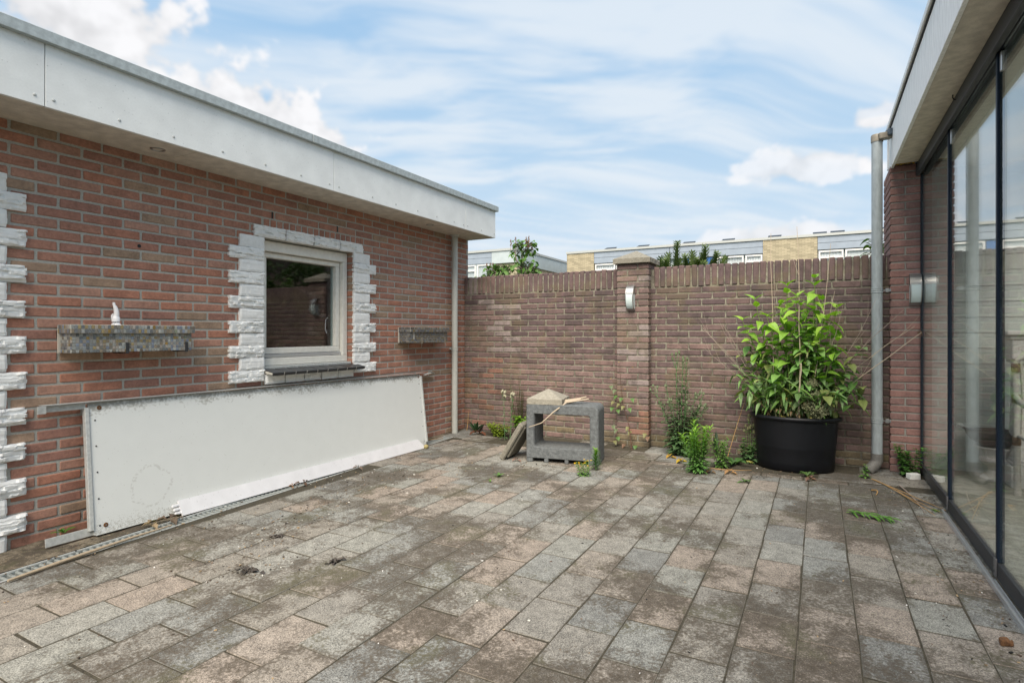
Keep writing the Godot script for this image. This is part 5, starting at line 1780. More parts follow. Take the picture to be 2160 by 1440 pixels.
func build_tub() -> void:
	var o := thing("black_tub", "large oval black plastic tub against the garden wall", "tub", Vector3(-0.19, 0, -5.46))
	var ell := 0.72
	var b := MB.new()
	b.lathe(Transform3D(), [Vector2(0.0, 0.004), Vector2(0.285, 0.004), Vector2(0.297, 0.016), Vector2(0.302, 0.08), Vector2(0.309, 0.19), Vector2(0.311, 0.195), Vector2(0.311, 0.199), Vector2(0.324, 0.37), Vector2(0.326, 0.42), Vector2(0.322, 0.452), Vector2(0.314, 0.452), Vector2(0.308, 0.40), Vector2(0.30, 0.36)], 56, ell)
	part(o, "body", b.mesh(), M.tub)
	var r := MB.new()
	var pts := []
	for i in 57:
		var a := TAU * i / 56.0
		pts.append(Vector3(cos(a) * 0.338, 0.445, sin(a) * 0.338 * ell))
	r.tube(pts, [0.019], 10, false)
	part(o, "rim", r.mesh(), M.tub)
	for s in [-1, 1]:
		for k in 2:
			var hb := MB.new()
			hb.box(xf(s * (0.09) + k * 0.0, 0.425, 0.233 - 0.012 * absf(s), 0), Vector3(0.012, 0.030, 0.024), 0.003)
			if k == 0: part(o, "rim_rib", hb.mesh(), M.tub)
	var so := MB.new()
	so.lathe(xf(0, 0.405, 0), [Vector2(0.312, -0.02), Vector2(0.25, 0.0), Vector2(0.12, 0.018), Vector2(0.0, 0.022)], 24, ell)
	part(o, "potting_soil", so.mesh(), M.soil)

	# leafy perennial
	var base := Vector3(-0.19, 0.41, -5.46)
	var p := thing("leafy_tub_plant", "tall bushy perennial with fresh and wilting green leaves in the black tub", "plant", base)
	var g := RandomNumberGenerator.new()
	g.seed = 99
	var greens := []
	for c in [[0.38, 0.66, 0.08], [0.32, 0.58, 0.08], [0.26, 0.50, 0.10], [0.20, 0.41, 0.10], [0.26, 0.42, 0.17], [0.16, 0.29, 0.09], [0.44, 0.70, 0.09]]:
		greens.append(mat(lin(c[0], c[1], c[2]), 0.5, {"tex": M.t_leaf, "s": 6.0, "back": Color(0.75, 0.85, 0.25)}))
	var shapes := []
	for k in 4:
		var m := MB.new()
		m.leaf(Vector3.ZERO, Vector3(0, 0, 1), Vector3.UP, 1.0, 0.54, 0.25 + 0.12 * k, 0.28, 5, 1)
		shapes.append(m.mesh())
	for k in 3:
		var m := MB.new()
		m.leaf(Vector3.ZERO, Vector3(0, 0, 1), Vector3.UP, 1.0, 0.30, 0.9 + 0.2 * k, 0.5, 5, 0)
		shapes.append(m.mesh())
	var stems := MB.new()
	var low := MB.new()
	var cnt := 0
	# [top x, top height above ground, leafiness] of the leading shoots, in metres from the tub centre
	var leaders := [[0.155, 1.66, -0.02], [-0.06, 1.60, -0.05], [-0.32, 1.48, 0.05], [0.32, 1.40, 0.0], [-0.43, 1.30, 0.04], [0.02, 1.50, 0.10], [0.22, 1.47, -0.06], [0.10, 1.50, -0.1], [-0.10, 1.44, 0.08], [0.05, 1.42, 0.02], [0.24, 1.30, 0.10], [-0.22, 1.33, 0.12], [0.33, 1.12, 0.10]]
	var all := []
	for l in leaders: all.append([l[0], l[1] - 0.41, l[2], true])
	for i in 64:
		var a := g.randf() * TAU
		var rr := sqrt(g.randf()) * 0.58
		var hgt := g.randf_range(0.30, 0.92) * (1.0 - 0.55 * rr)
		all.append([cos(a) * rr, hgt, sin(a) * rr * 0.42 + 0.03, false])
	for s in all:
		var top := Vector3(s[0], s[1], s[2])
		if top.z < -0.22: top.z = -0.22
		var bs := Vector3(top.x * 0.42 + g.randf_range(-0.06, 0.06), 0.0, top.z * 0.4 + g.randf_range(-0.05, 0.05))
		var md := Vector3(lerpf(bs.x, top.x, 0.35), top.y * 0.55, lerpf(bs.z, top.z, 0.35))
		var lead: bool = s[3]
		stems.col = Color(0.15, 0.24, 0.05) if lead else (Color(0.13, 0.17, 0.06) if g.randf() < 0.7 else Color(0.20, 0.15, 0.08))
		var path := []
		for k in 6: path.append(bez(bs, md, top, k / 5.0))
		stems.tube(path, [0.0055, 0.005, 0.0045, 0.004, 0.003, 0.002] if lead else [0.0042, 0.004, 0.0035, 0.003, 0.0025, 0.0015], 5, false)
		var n := int((8.5 if lead else 7.0) * (0.6 + s[1] * 0.7))
		var an := g.randf() * TAU
		for k in n:
			var q := lerpf(0.30, 1.0, (k + 0.5) / n)
			var pp := bez(bs, md, top, q)
			an += PI / 2 + g.randf_range(-0.4, 0.4)
			for e in 2:
				var ang := an + PI * e
				var fresh := lead and q > 0.45 or (not lead and q > 0.6 and g.randf() < 0.7)
				var d := Vector3(cos(ang), g.randf_range(-0.6, 0.8) if fresh else g.randf_range(-0.6, 0.15), sin(ang))
				if pp.z < -0.15 and d.z < 0: d.z = -d.z
				var ll := g.randf_range(0.10, 0.16) if fresh else g.randf_range(0.07, 0.12)
				if lead and q > 0.9: ll *= 0.75; d.y = 1.1
				var shp := g.randi_range(0, 3) if fresh else (g.randi_range(4, 6) if g.randf() < 0.66 else g.randi_range(1, 3))
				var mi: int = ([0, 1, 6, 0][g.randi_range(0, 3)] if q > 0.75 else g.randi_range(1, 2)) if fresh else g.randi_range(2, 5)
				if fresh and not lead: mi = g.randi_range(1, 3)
				if cnt < 300 and (lead or fresh or g.randf() < 0.35):
					var z := d.normalized()
					var x := Vector3.UP.cross(z).normalized()
					var bb := Basis(x, z.cross(x), z) * Basis.from_scale(Vector3.ONE * ll)
					bb = bb * Basis(Vector3(0, 0, 1), g.randf_range(-0.5, 0.5))
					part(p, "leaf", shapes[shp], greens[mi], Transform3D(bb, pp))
					cnt += 1
				else:
					var c: Array = [[0.28, 0.50, 0.12], [0.21, 0.41, 0.11], [0.28, 0.43, 0.18], [0.16, 0.29, 0.09], [0.28, 0.34, 0.11]][g.randi_range(0, 4)]
					var v := g.randf_range(0.8, 1.2)
					low.col = Color(c[0] * v, c[1] * v, c[2] * v)
					low.leaf(pp, d, Vector3.UP, ll, ll * (0.30 if shp > 3 else 0.46), 1.1 if shp > 3 else 0.35, 0.35, 5, 0)
	# small dead leaves round the foot
	for i in 260:
		var a := g.randf() * TAU
		var rr := sqrt(g.randf()) * 0.32
		var c: Array = [[0.20, 0.13, 0.07], [0.28, 0.20, 0.10], [0.12, 0.14, 0.05], [0.10, 0.13, 0.05], [0.34, 0.30, 0.06]][g.randi_range(0, 4)]
		low.col = Color(c[0], c[1], c[2])
		low.leaf(Vector3(cos(a) * rr, g.randf_range(0.02, 0.22), sin(a) * rr * 0.66), Vector3(cos(a), g.randf_range(-0.6, 0.6), sin(a)), Vector3.UP, g.randf_range(0.03, 0.06), 0.018, 0.8, 0.4, 3)
	part(p, "stems", stems.mesh(), M.vc)
	part(p, "foliage", low.mesh(), M.leafvc).set_meta("kind", "stuff")

	# last year's dry canes
	var dcan := thing("dry_canes", "pale dead stalks and bare twigs standing out of the black tub", "dry stalks", base)
	var canes := [
		[[-0.14, 0.0, 0.10], [-0.18, 0.75, 0.10], [-0.185, 1.62, 0.02], 0.0045, 0.0018], [[0.03, 0.0, 0.12], [0.055, 0.8, 0.12], [0.02, 1.66, 0.02], 0.006, 0.002], [[0.10, 0.0, 0.06], [0.20, 0.7, 0.05], [0.275, 1.50, -0.02], 0.0045, 0.0018],
		[[-0.10, 0.0, 0.0], [-0.14, 0.6, 0.0], [-0.16, 1.22, 0.0], 0.003, 0.0015], [[0.02, 0.0, 0.16], [0.04, 0.25, 0.17], [0.055, 0.50, 0.18], 0.007, 0.006], [[0.14, 0.0, 0.0], [0.20, 0.5, 0.0], [0.30, 1.10, 0.0], 0.0035, 0.0015],
		# right hand sprays that reach the pillar and the glass
		[[0.18, 0.10, 0.05], [0.45, 0.36, -0.02], [0.905, 0.755, -0.10], 0.0042, 0.003], [[0.16, 0.12, 0.0], [0.45, 0.50, -0.04], [0.86, 0.80, -0.12], 0.0035, 0.002], [[0.12, 0.10, 0.0], [0.36, 0.52, 0.0], [0.79, 0.94, -0.08], 0.003, 0.0015], [[0.14, 0.10, 0.03], [0.35, 0.45, 0.04], [0.59, 1.02, 0.02], 0.003, 0.0012], [[0.1, 0.1, 0.05], [0.25, 0.5, 0.08], [0.36, 0.98, 0.05], 0.003, 0.001],
		# left hand bare spray
		[[-0.14, 0.1, 0.05], [-0.40, 0.38, 0.06], [-0.74, 0.78, 0.02], 0.003, 0.0012], [[-0.16, 0.12, 0.0], [-0.42, 0.42, 0.0], [-0.80, 0.84, -0.02], 0.003, 0.001], [[-0.14, 0.12, 0.02], [-0.36, 0.44, 0.02], [-0.58, 0.82, 0.0], 0.003, 0.001], [[-0.20, 0.15, 0.02], [-0.45, 0.34, 0.02], [-0.76, 0.62, 0.0], 0.0028, 0.001], [[-0.20, 0.2, 0.02], [-0.38, 0.40, 0.03], [-0.62, 0.86, 0.03], 0.0025, 0.001]]
	for c in canes:
		var a := Vector3(c[0][0], c[0][1], c[0][2])
		var m := Vector3(c[1][0], c[1][1], c[1][2])
		var e := Vector3(c[2][0], c[2][1], c[2][2])
		var path := []
		var rads := []
		for k in 9:
			path.append(bez(a, m, e, k / 8.0) + Vector3(g.randf_range(-1, 1), 0, g.randf_range(-1, 1)) * 0.006)
			rads.append(lerpf(c[3], c[4], k / 8.0))
		var mb := MB.new()
		mb.tube(path, rads, 6)
		for k in (3 if c[3] < 0.0033 else 1):
			var st: Vector3 = path[g.randi_range(4, 7)]
			var d := (e - m).normalized() + Vector3(g.randf_range(-0.5, 0.5), g.randf_range(-0.1, 0.6), g.randf_range(-0.3, 0.3))
			mb.tube([st, st + d * 0.06, st + d * g.randf_range(0.10, 0.17) + Vector3(0, 0.01, 0)], [0.0016, 0.0012, 0.0007], 5)
		part(dcan, "cane", mb.mesh(), M.stick if c[3] > 0.0033 else M.stick_grey)
	var hd := MB.new()
	var hp := Vector3(0.905, 0.755, -0.10)
	for i in 16:
		var d := Vector3(g.randf_range(-1, 0.2), g.randf_range(-1, 1), g.randf_range(-1, 1)).normalized()
		hd.tube([hp, hp + d * 0.02 + Vector3(0, 0.004, 0), hp + d * g.randf_range(0.03, 0.05)], [0.0022, 0.002, 0.0012], 5)
	part(dcan, "dry_seed_head", hd.mesh(), mat(lin(0.16, 0.09, 0.06), 0.95))
	# low grey-green stonecrop heads at the rim
	var sd := thing("stonecrop", "low grey-green budding stonecrop at the front rim of the black tub", "plant", Vector3(-0.06, 0.41, -5.30))
	var ss := MB.new()
	for h in [[0.02, 0.23, 0.0, 0.075], [0.06, 0.11, 0.05, 0.075], [0.11, 0.14, 0.0, 0.06], [-0.02, 0.14, 0.03, 0.06], [0.00, 0.33, -0.03, 0.05]]:
		var c := Vector3(h[0], h[1], h[2])
		for i in 110:
			var d: Vector3 = Vector3(g.randfn(0, 1), g.randfn(0, 0.7), g.randfn(0, 1)).limit_length(1.6) * h[3] * 0.55
			var v := g.randf_range(0.7, 1.3)
			ss.col = Color(0.19 * v, 0.20 * v, 0.11 * v)
			ss.box(xf(c.x + d.x, c.y + d.y, c.z + d.z, g.randf() * 3, g.randf() * 3), Vector3.ONE * 0.008)
		ss.col = Color(0.16, 0.18, 0.08)
		for i in 8:
			var d2: Vector3 = Vector3(g.randf_range(-1, 1), 0, g.randf_range(-1, 1)) * h[3] * 0.6
			ss.tube([Vector3(c.x * 0.6, 0, c.z * 0.6), c + d2], [0.002, 0.0014], 4, false)
	part(sd, "flower_heads", ss.mesh(), M.vc)

# ---------------------------------------------------------------- weeds
# generic herb: upright stems with leaves all round; c0 lower leaf colour, c1 tip colour
func herb(called: String, label: String, cat: String, at: Vector3, h: float, n: int, spread: float, ll: float, lw: float, per: int, c0: Color, c1: Color, sd: int, o := {}) -> Node3D:
	var t := thing(called, label, cat, at, 0.0, o.get("group", ""))
	per = int(per * 1.6)
	ll *= 1.2
	lw *= 1.5
	var g := RandomNumberGenerator.new()
	g.seed = sd
	var st := MB.new()
	var lf := MB.new()
	var hd := MB.new()
	for i in n:
		var a := g.randf() * TAU
		var hh := h * (g.randf_range(0.62, 1.0) if i > 0 else 1.0)
		var top := Vector3(cos(a) * spread * g.randf_range(0.3, 1.0), hh, sin(a) * spread * 0.6 * g.randf_range(0.3, 1.0))
		if o.has("lean"): top += o.lean * hh
		var bs := Vector3(cos(a), 0, sin(a)) * minf(0.03, spread * 0.3)
		var md := bs.lerp(top, 0.4) + Vector3(0, hh * 0.12, 0)
		var path := []
		for k in 6: path.append(bez(bs, md, top, k / 5.0))
		st.col = o.get("stem", c0 * 1.2)
		var r0: float = o.get("r", 0.004)
		st.tube(path, [r0, r0 * 0.9, r0 * 0.8, r0 * 0.65, r0 * 0.5, r0 * 0.3], 5, false)
		var an := g.randf() * TAU
		for k in per:
			var q := pow(lerpf(o.get("from", 0.05), 1.0, (k + g.randf()) / per), 1.0)
			an += 2.4
			var up: float = lerpf(o.get("up0", 0.1), o.get("up1", 0.9), q)
			var d := Vector3(cos(an), up, sin(an))
			var v := g.randf_range(0.8, 1.2)
			var c := c0.lerp(c1, pow(q, 2.0))
			lf.col = Color(c.r * v, c.g * v, c.b * v)
			var l := ll * g.randf_range(0.7, 1.1) * lerpf(1.0, o.get("taper", 0.7), q)
			lf.leaf(bez(bs, md, top, q), d, Vector3.UP, l, lw * l / ll, o.get("droop", 0.5), 0.25, 6 if o.get("shape", 0) == 2 else 4, o.get("shape", 0))
		if o.has("head"):
			var m := 1 + g.randi_range(1, 3)
			for k in m:
				var hp := top + Vector3(g.randf_range(-0.04, 0.04), g.randf_range(-0.06, 0.02), g.randf_range(-0.03, 0.03)) if k > 0 else top
				if k > 0: st.tube([bez(bs, md, top, 0.85), hp], [0.002, 0.0014], 4, false)
				hd.col = o.head
				hd.lathe(xf(hp.x, hp.y, hp.z), [Vector2(0.003, 0), Vector2(0.010, 0.005), Vector2(0.012, 0.014), Vector2(0.008, 0.023), Vector2(0.009, 0.027), Vector2(0.0, 0.029)], 8)
				for w in 10:
					var dd := Vector3(g.randf_range(-1, 1), g.randf_range(-0.2, 1), g.randf_range(-1, 1)).normalized()
					hd.tube([hp + Vector3(0, 0.012, 0), hp + Vector3(0, 0.012, 0) + dd * 0.019], [0.0012, 0.0003], 3, false)
		if o.has("flower"):
			for k in o.get("nf", 2):
				var fp: Vector3 = top + Vector3(g.randf_range(-1, 1), g.randf_range(-0.5, 0.6), g.randf_range(-1, 1)) * o.get("fs", 0.03)
				st.tube([top - Vector3(0, 0.02, 0), fp], [0.001], 4, false)
				hd.col = o.flower
				for w in 7:
					var aa := TAU * w / 7.0
					hd.leaf(fp, Vector3(cos(aa), 0.25, sin(aa)), Vector3.UP, o.get("fl", 0.008), 0.006, 0.0, 0.1, 2)
	part(t, "stem", st.mesh(), M.vc)
	part(t, "leaves", lf.mesh(), M.leafvc)
	if hd.v.size() > 0: part(t, "flower_heads", hd.mesh(), M.vc)
	return t

# rosette of single broad leaves, each a part
func rosette(called: String, label: String, cat: String, at: Vector3, n: int, ll: float, lw: float, up: float, c: Array, sd: int, shape := 0, droop := 0.5) -> Node3D:
	var t := thing(called, label, cat, at)
	var g := RandomNumberGenerator.new()
	g.seed = sd
	for i in n:
		var a := TAU * i / n + g.randf_range(-0.4, 0.4)
		var m := MB.new()
		var v := g.randf_range(0.8, 1.2)
		m.col = Color(c[0] * v, c[1] * v, c[2] * v)
		var l := ll * g.randf_range(0.7, 1.1)
		m.leaf(Vector3.ZERO, Vector3(cos(a), up * g.randf_range(0.5, 1.4), sin(a)), Vector3.UP, l, lw * g.randf_range(0.8, 1.1), droop, 0.3, 8 if shape == 2 else 5, shape)
		part(t, "leaf", m.mesh(), M.leafvc)
	return t

func build_weeds() -> void:
	var dk := Color(0.11, 0.21, 0.085)
	var md := Color(0.16, 0.32, 0.07)
	var br := Color(0.32, 0.58, 0.05)
	herb("thistle", "tall spiny thistle with grey-green bud heads beside the pier", "thistle", Vector3(-1.17, 0, -5.52), 0.95, 3, 0.11, 0.14, 0.034, 40, dk, Color(0.18, 0.27, 0.12), 201, {"shape": 2, "head": Color(0.15, 0.19, 0.10), "r": 0.006, "taper": 0.35, "droop": 0.3, "up1": 0.6, "lean": Vector3(0.02, 0, 0)})
	herb("thistle", "many-stemmed lower thistle clump around the tall thistle's foot", "thistle", Vector3(-1.16, 0, -5.50), 0.64, 12, 0.30, 0.13, 0.036, 30, dk, Color(0.18, 0.27, 0.12), 202, {"shape": 2, "head": Color(0.17, 0.21, 0.12), "r": 0.005, "taper": 0.35, "droop": 0.35, "up1": 0.5})
	herb("fleabane_weed", "bright green narrow-leaved weed standing in front of the thistles", "weed", Vector3(-0.90, 0, -4.90), 0.42, 11, 0.18, 0.085, 0.014, 40, Color(0.15, 0.33, 0.085), br, 203, {"up0": 0.1, "up1": 1.0, "droop": 0.35, "taper": 0.65})
	herb("fleabane_weed", "small bright narrow-leaved weed at the concrete block's right front foot", "weed", Vector3(-1.672, 0, -4.57), 0.165, 1, 0.01, 0.062, 0.012, 46, Color(0.10, 0.24, 0.06), Color(0.24, 0.46, 0.04), 204, {"up0": 0.2, "up1": 1.2, "droop": 0.25, "taper": 0.8})
	herb("yellow_flower_weed", "low yellow-flowered weed in front of the concrete block", "weed", Vector3(-1.68, 0, -4.33), 0.115, 7, 0.085, 0.042, 0.010, 12, md, Color(0.16, 0.30, 0.05), 205, {"flower": Color(0.85, 0.50, 0.01), "nf": 2, "fs": 0.025, "fl": 0.011, "r": 0.0015})
	rosette("seedling_weed", "small two-tone seedling weed in a paving joint left of the concrete block", "weed", Vector3(-2.28, 0, -3.99), 5, 0.085, 0.026, 1.0, [0.12, 0.25, 0.06], 206)
	rosette("seedling_weed", "tiny upright seedling weed nearest the viewer left of the concrete block", "weed", Vector3(-2.25, 0, -3.80), 3, 0.055, 0.016, 2.2, [0.14, 0.28, 0.05], 207)
	rosette("dandelion", "dandelion with broad lobed leaves between thistles and black tub", "dandelion", Vector3(-0.66, 0, -5.35), 9, 0.20, 0.060, 0.9, [0.085, 0.20, 0.05], 208, 2, 0.5)
	herb("chickweed", "spindly green weed beside the dandelion", "weed", Vector3(-0.74, 0, -5.17), 0.26, 8, 0.12, 0.055, 0.022, 14, md, Color(0.16, 0.32, 0.06), 209, {"r": 0.002})
	herb("seeding_weed", "thin tall seeding weed behind the dandelion", "weed", Vector3(-0.55, 0, -5.52), 0.40, 5, 0.08, 0.03, 0.008, 10, md, Color(0.22, 0.25, 0.10), 210, {"r": 0.0018, "head": Color(0.2, 0.2, 0.1)})
	rosette("dock_plant", "dark toothed dock leaves against the wall left of the black tub", "plant", Vector3(-0.86, 0, -5.68), 4, 0.26, 0.05, 2.6, [0.04, 0.085, 0.035], 211, 2, 0.1)
	herb("nettle", "small leafy nettle beside the foot of the black tub", "weed", Vector3(-0.56, 0, -5.48), 0.22, 7, 0.11, 0.06, 0.038, 10, dk, md, 212, {"r": 0.002})
	rosette("yellow_rosette", "pale yellow wilted flower head lying beside the black tub", "flower", Vector3(-0.535, 0.035, -5.30), 16, 0.055, 0.018, 0.9, [0.50, 0.48, 0.14], 213, 2, 0.4)
	rosette("tub_foot_weed", "small jagged weed with one yellow leaf in front of the black tub", "weed", Vector3(-0.085, 0, -5.16), 7, 0.13, 0.034, 1.2, [0.12, 0.22, 0.055], 214, 2, 0.55)
	rosette("joint_weed", "small flat weed in the paving joint in front of the dandelion", "weed", Vector3(-0.51, 0, -4.75), 5, 0.105, 0.028, 0.8, [0.12, 0.23, 0.06], 215, 0, 0.5)
	herb("pipe_foot_weed", "small star-leaved weed below the grey downpipe outlet", "weed", Vector3(0.31, 0, -5.33), 0.115, 2, 0.02, 0.055, 0.018, 10, md, Color(0.15, 0.33, 0.06), 216, {"r": 0.002, "up1": 0.5})
	herb("pillar_foot_weed", "leafy green weed at the foot of the red brick pillar", "weed", Vector3(0.645, 0, -5.58), 0.24, 9, 0.12, 0.055, 0.032, 14, Color(0.07, 0.17, 0.035), Color(0.12, 0.29, 0.05), 217, {"r": 0.002})
	rosette("track_weed", "tiny green weed where the floor rail starts", "weed", Vector3(0.665, 0, -4.56), 6, 0.045, 0.020, 0.7, [0.12, 0.28, 0.06], 218)
	rosette("wall_fern", "little bright green fern at the outbuilding foot left of the leaning board", "fern", Vector3(-3.765, 0.03, -1.62), 7, 0.085, 0.022, 0.9, [0.10, 0.30, 0.03], 219, 2, 0.3)
	rosette("aloe_plant", "dark green strap-leaved plant in the corner by the pale downpipe", "plant", Vector3(-3.56, 0, -5.68), 6, 0.22, 0.050, 1.2, [0.035, 0.085, 0.030], 220, 0, 0.15)
	herb("yellow_green_herb", "low yellow-green herb cushion left of the leaning slab", "herb", Vector3(-3.17, 0, -5.55), 0.15, 22, 0.19, 0.038, 0.030, 11, Color(0.20, 0.28, 0.03), Color(0.30, 0.42, 0.03), 221, {"r": 0.0015, "up1": 0.3})
	herb("celandine", "bright green lobed celandine behind the leaning slab", "herb", Vector3(-2.86, 0, -5.58), 0.28, 14, 0.16, 0.055, 0.046, 12, Color(0.13, 0.30, 0.03), Color(0.22, 0.42, 0.03), 222, {"r": 0.002, "up1": 0.3})
	herb("campion", "slender weed with whitish seed pods behind the leaning slab", "weed", Vector3(-2.98, 0, -5.40), 0.52, 5, 0.10, 0.07, 0.016, 8, dk, Color(0.16, 0.24, 0.10), 223, {"r": 0.002, "head": Color(0.48, 0.46, 0.33)})
	herb("broom_shrub", "dark thin-stemmed broom standing against the wall left of the concrete block", "shrub", Vector3(-2.98, 0, -5.68), 0.66, 20, 0.16, 0.022, 0.006, 46, Color(0.055, 0.070, 0.022), Color(0.085, 0.10, 0.03), 224, {"r": 0.002, "from": 0.02, "up1": 1.3, "lean": Vector3(-0.08, 0, 0), "stem": Color(0.09, 0.085, 0.03)})
	climber()
	# uprooted shoot lying on the paving
	var t := thing("uprooted_shoot", "fresh green leafy shoot lying on the paving on the right", "shoot", Vector3(0.15, 0.012, -4.23))
	var g := RandomNumberGenerator.new()
	g.seed = 230
	var dr := Vector3(0.21, 0, 0.05).normalized()
	var s := MB.new()
	s.tube([Vector3.ZERO, dr * 0.12 + Vector3(0, 0.012, 0), dr * 0.24], [0.003, 0.003, 0.001], 5)
	part(t, "stem", s.mesh(), mat(lin(0.15, 0.26, 0.06), 0.6))
	for i in 34:
		var q := i / 34.0
		var m := MB.new()
		var v := g.randf_range(0.75, 1.2)
		m.col = Color(0.15 * v, 0.36 * v, 0.05 * v)
		var sidev := dr.cross(Vector3.UP) * (1.0 if i % 2 else -1.0)
		m.leaf(dr * 0.24 * q + Vector3(0, 0.010, 0), dr * 0.9 + sidev * g.randf_range(0.2, 0.9) + Vector3(0, g.randf_range(0.0, 0.5), 0), Vector3.UP, g.randf_range(0.06, 0.095), 0.015, 0.45, 0.3, 4)
		part(t, "leaf", m.mesh(), M.leafvc)

func climber() -> void:
	var t := thing("bindweed_climber", "thin climber with yellowing round leaves and tiny yellow flowers up the pier's left edge", "climber", Vector3(-1.72, 0, -5.58))
	var g := RandomNumberGenerator.new()
	g.seed = 240
	var s := MB.new()
	s.col = Color(0.10, 0.05, 0.035)
	s.tube([Vector3(0.08, 0, 0.06), Vector3(0.03, 0.22, -0.02), Vector3(-0.045, 0.42, -0.06), Vector3(-0.075, 0.65, -0.07), Vector3(-0.085, 0.85, -0.07)], [0.0045, 0.004, 0.003, 0.002, 0.001], 6)
	s.tube([Vector3(-0.05, 0.40, -0.06), Vector3(-0.14, 0.52, -0.09), Vector3(-0.17, 0.68, -0.1)], [0.002, 0.0015, 0.001], 5)
	s.tube([Vector3(-0.07, 0.6, -0.07), Vector3(0.0, 0.72, -0.05), Vector3(0.06, 0.80, -0.03)], [0.0015, 0.001, 0.001], 5)
	s.tube([Vector3(0.08, 0.02, 0.06), Vector3(0.0, 0.05, 0.02), Vector3(-0.12, 0.09, 0.0)], [0.002, 0.0015, 0.001], 5)
	s.tube([Vector3(0.07, 0.05, 0.05), Vector3(0.13, 0.17, 0.05), Vector3(0.20, 0.15, 0.05)], [0.002, 0.0015, 0.001], 5)
	part(t, "stem", s.mesh(), M.vc)
	for k in [[-0.10, 0.52, 0], [-0.05, 0.50, 0], [-0.13, 0.46, 1], [-0.07, 0.44, 1], [-0.03, 0.42, 1], [0.05, 0.50, 0], [0.02, 0.40, 0], [-0.10, 0.38, 0], [-0.15, 0.40, 0], [-0.15, 0.21, 2], [-0.11, 0.18, 2], [0.02, 0.21, 1], [0.045, 0.17, 1], [-0.13, 0.06, 1], [-0.10, 0.10, 0], [-0.02, 0.03, 3], [0.19, 0.16, 1], [0.21, 0.13, 3], [0.09, 0.03, 0], [-0.17, 0.62, 2], [-0.12, 0.58, 2]]:
		var m := MB.new()
		var c: Array = [[0.12, 0.24, 0.06], [0.27, 0.27, 0.11], [0.17, 0.22, 0.11], [0.24, 0.14, 0.09]][k[2]]
		m.col = Color(c[0], c[1], c[2])
		m.leaf(Vector3(k[0], k[1], -0.04), Vector3(g.randf_range(-0.8, 0.8), -0.35, 0.8), Vector3(0, 1, 0.4), 0.055, 0.048, 0.6, 0.25, 4, 1)
		part(t, "leaf", m.mesh(), M.leafvc)
	for k in [[-0.17, 0.69], [0.06, 0.81], [-0.02, 0.59], [-0.085, 0.86]]:
		var f := MB.new()
		f.col = Color(0.85, 0.55, 0.02)
		for w in 6:
			f.leaf(Vector3(k[0], k[1], -0.04), Vector3(cos(w * TAU / 6), 0.4, sin(w * TAU / 6)), Vector3.UP, 0.011, 0.008, 0, 0.1, 2)
		part(t, "flower", f.mesh(), M.vc)

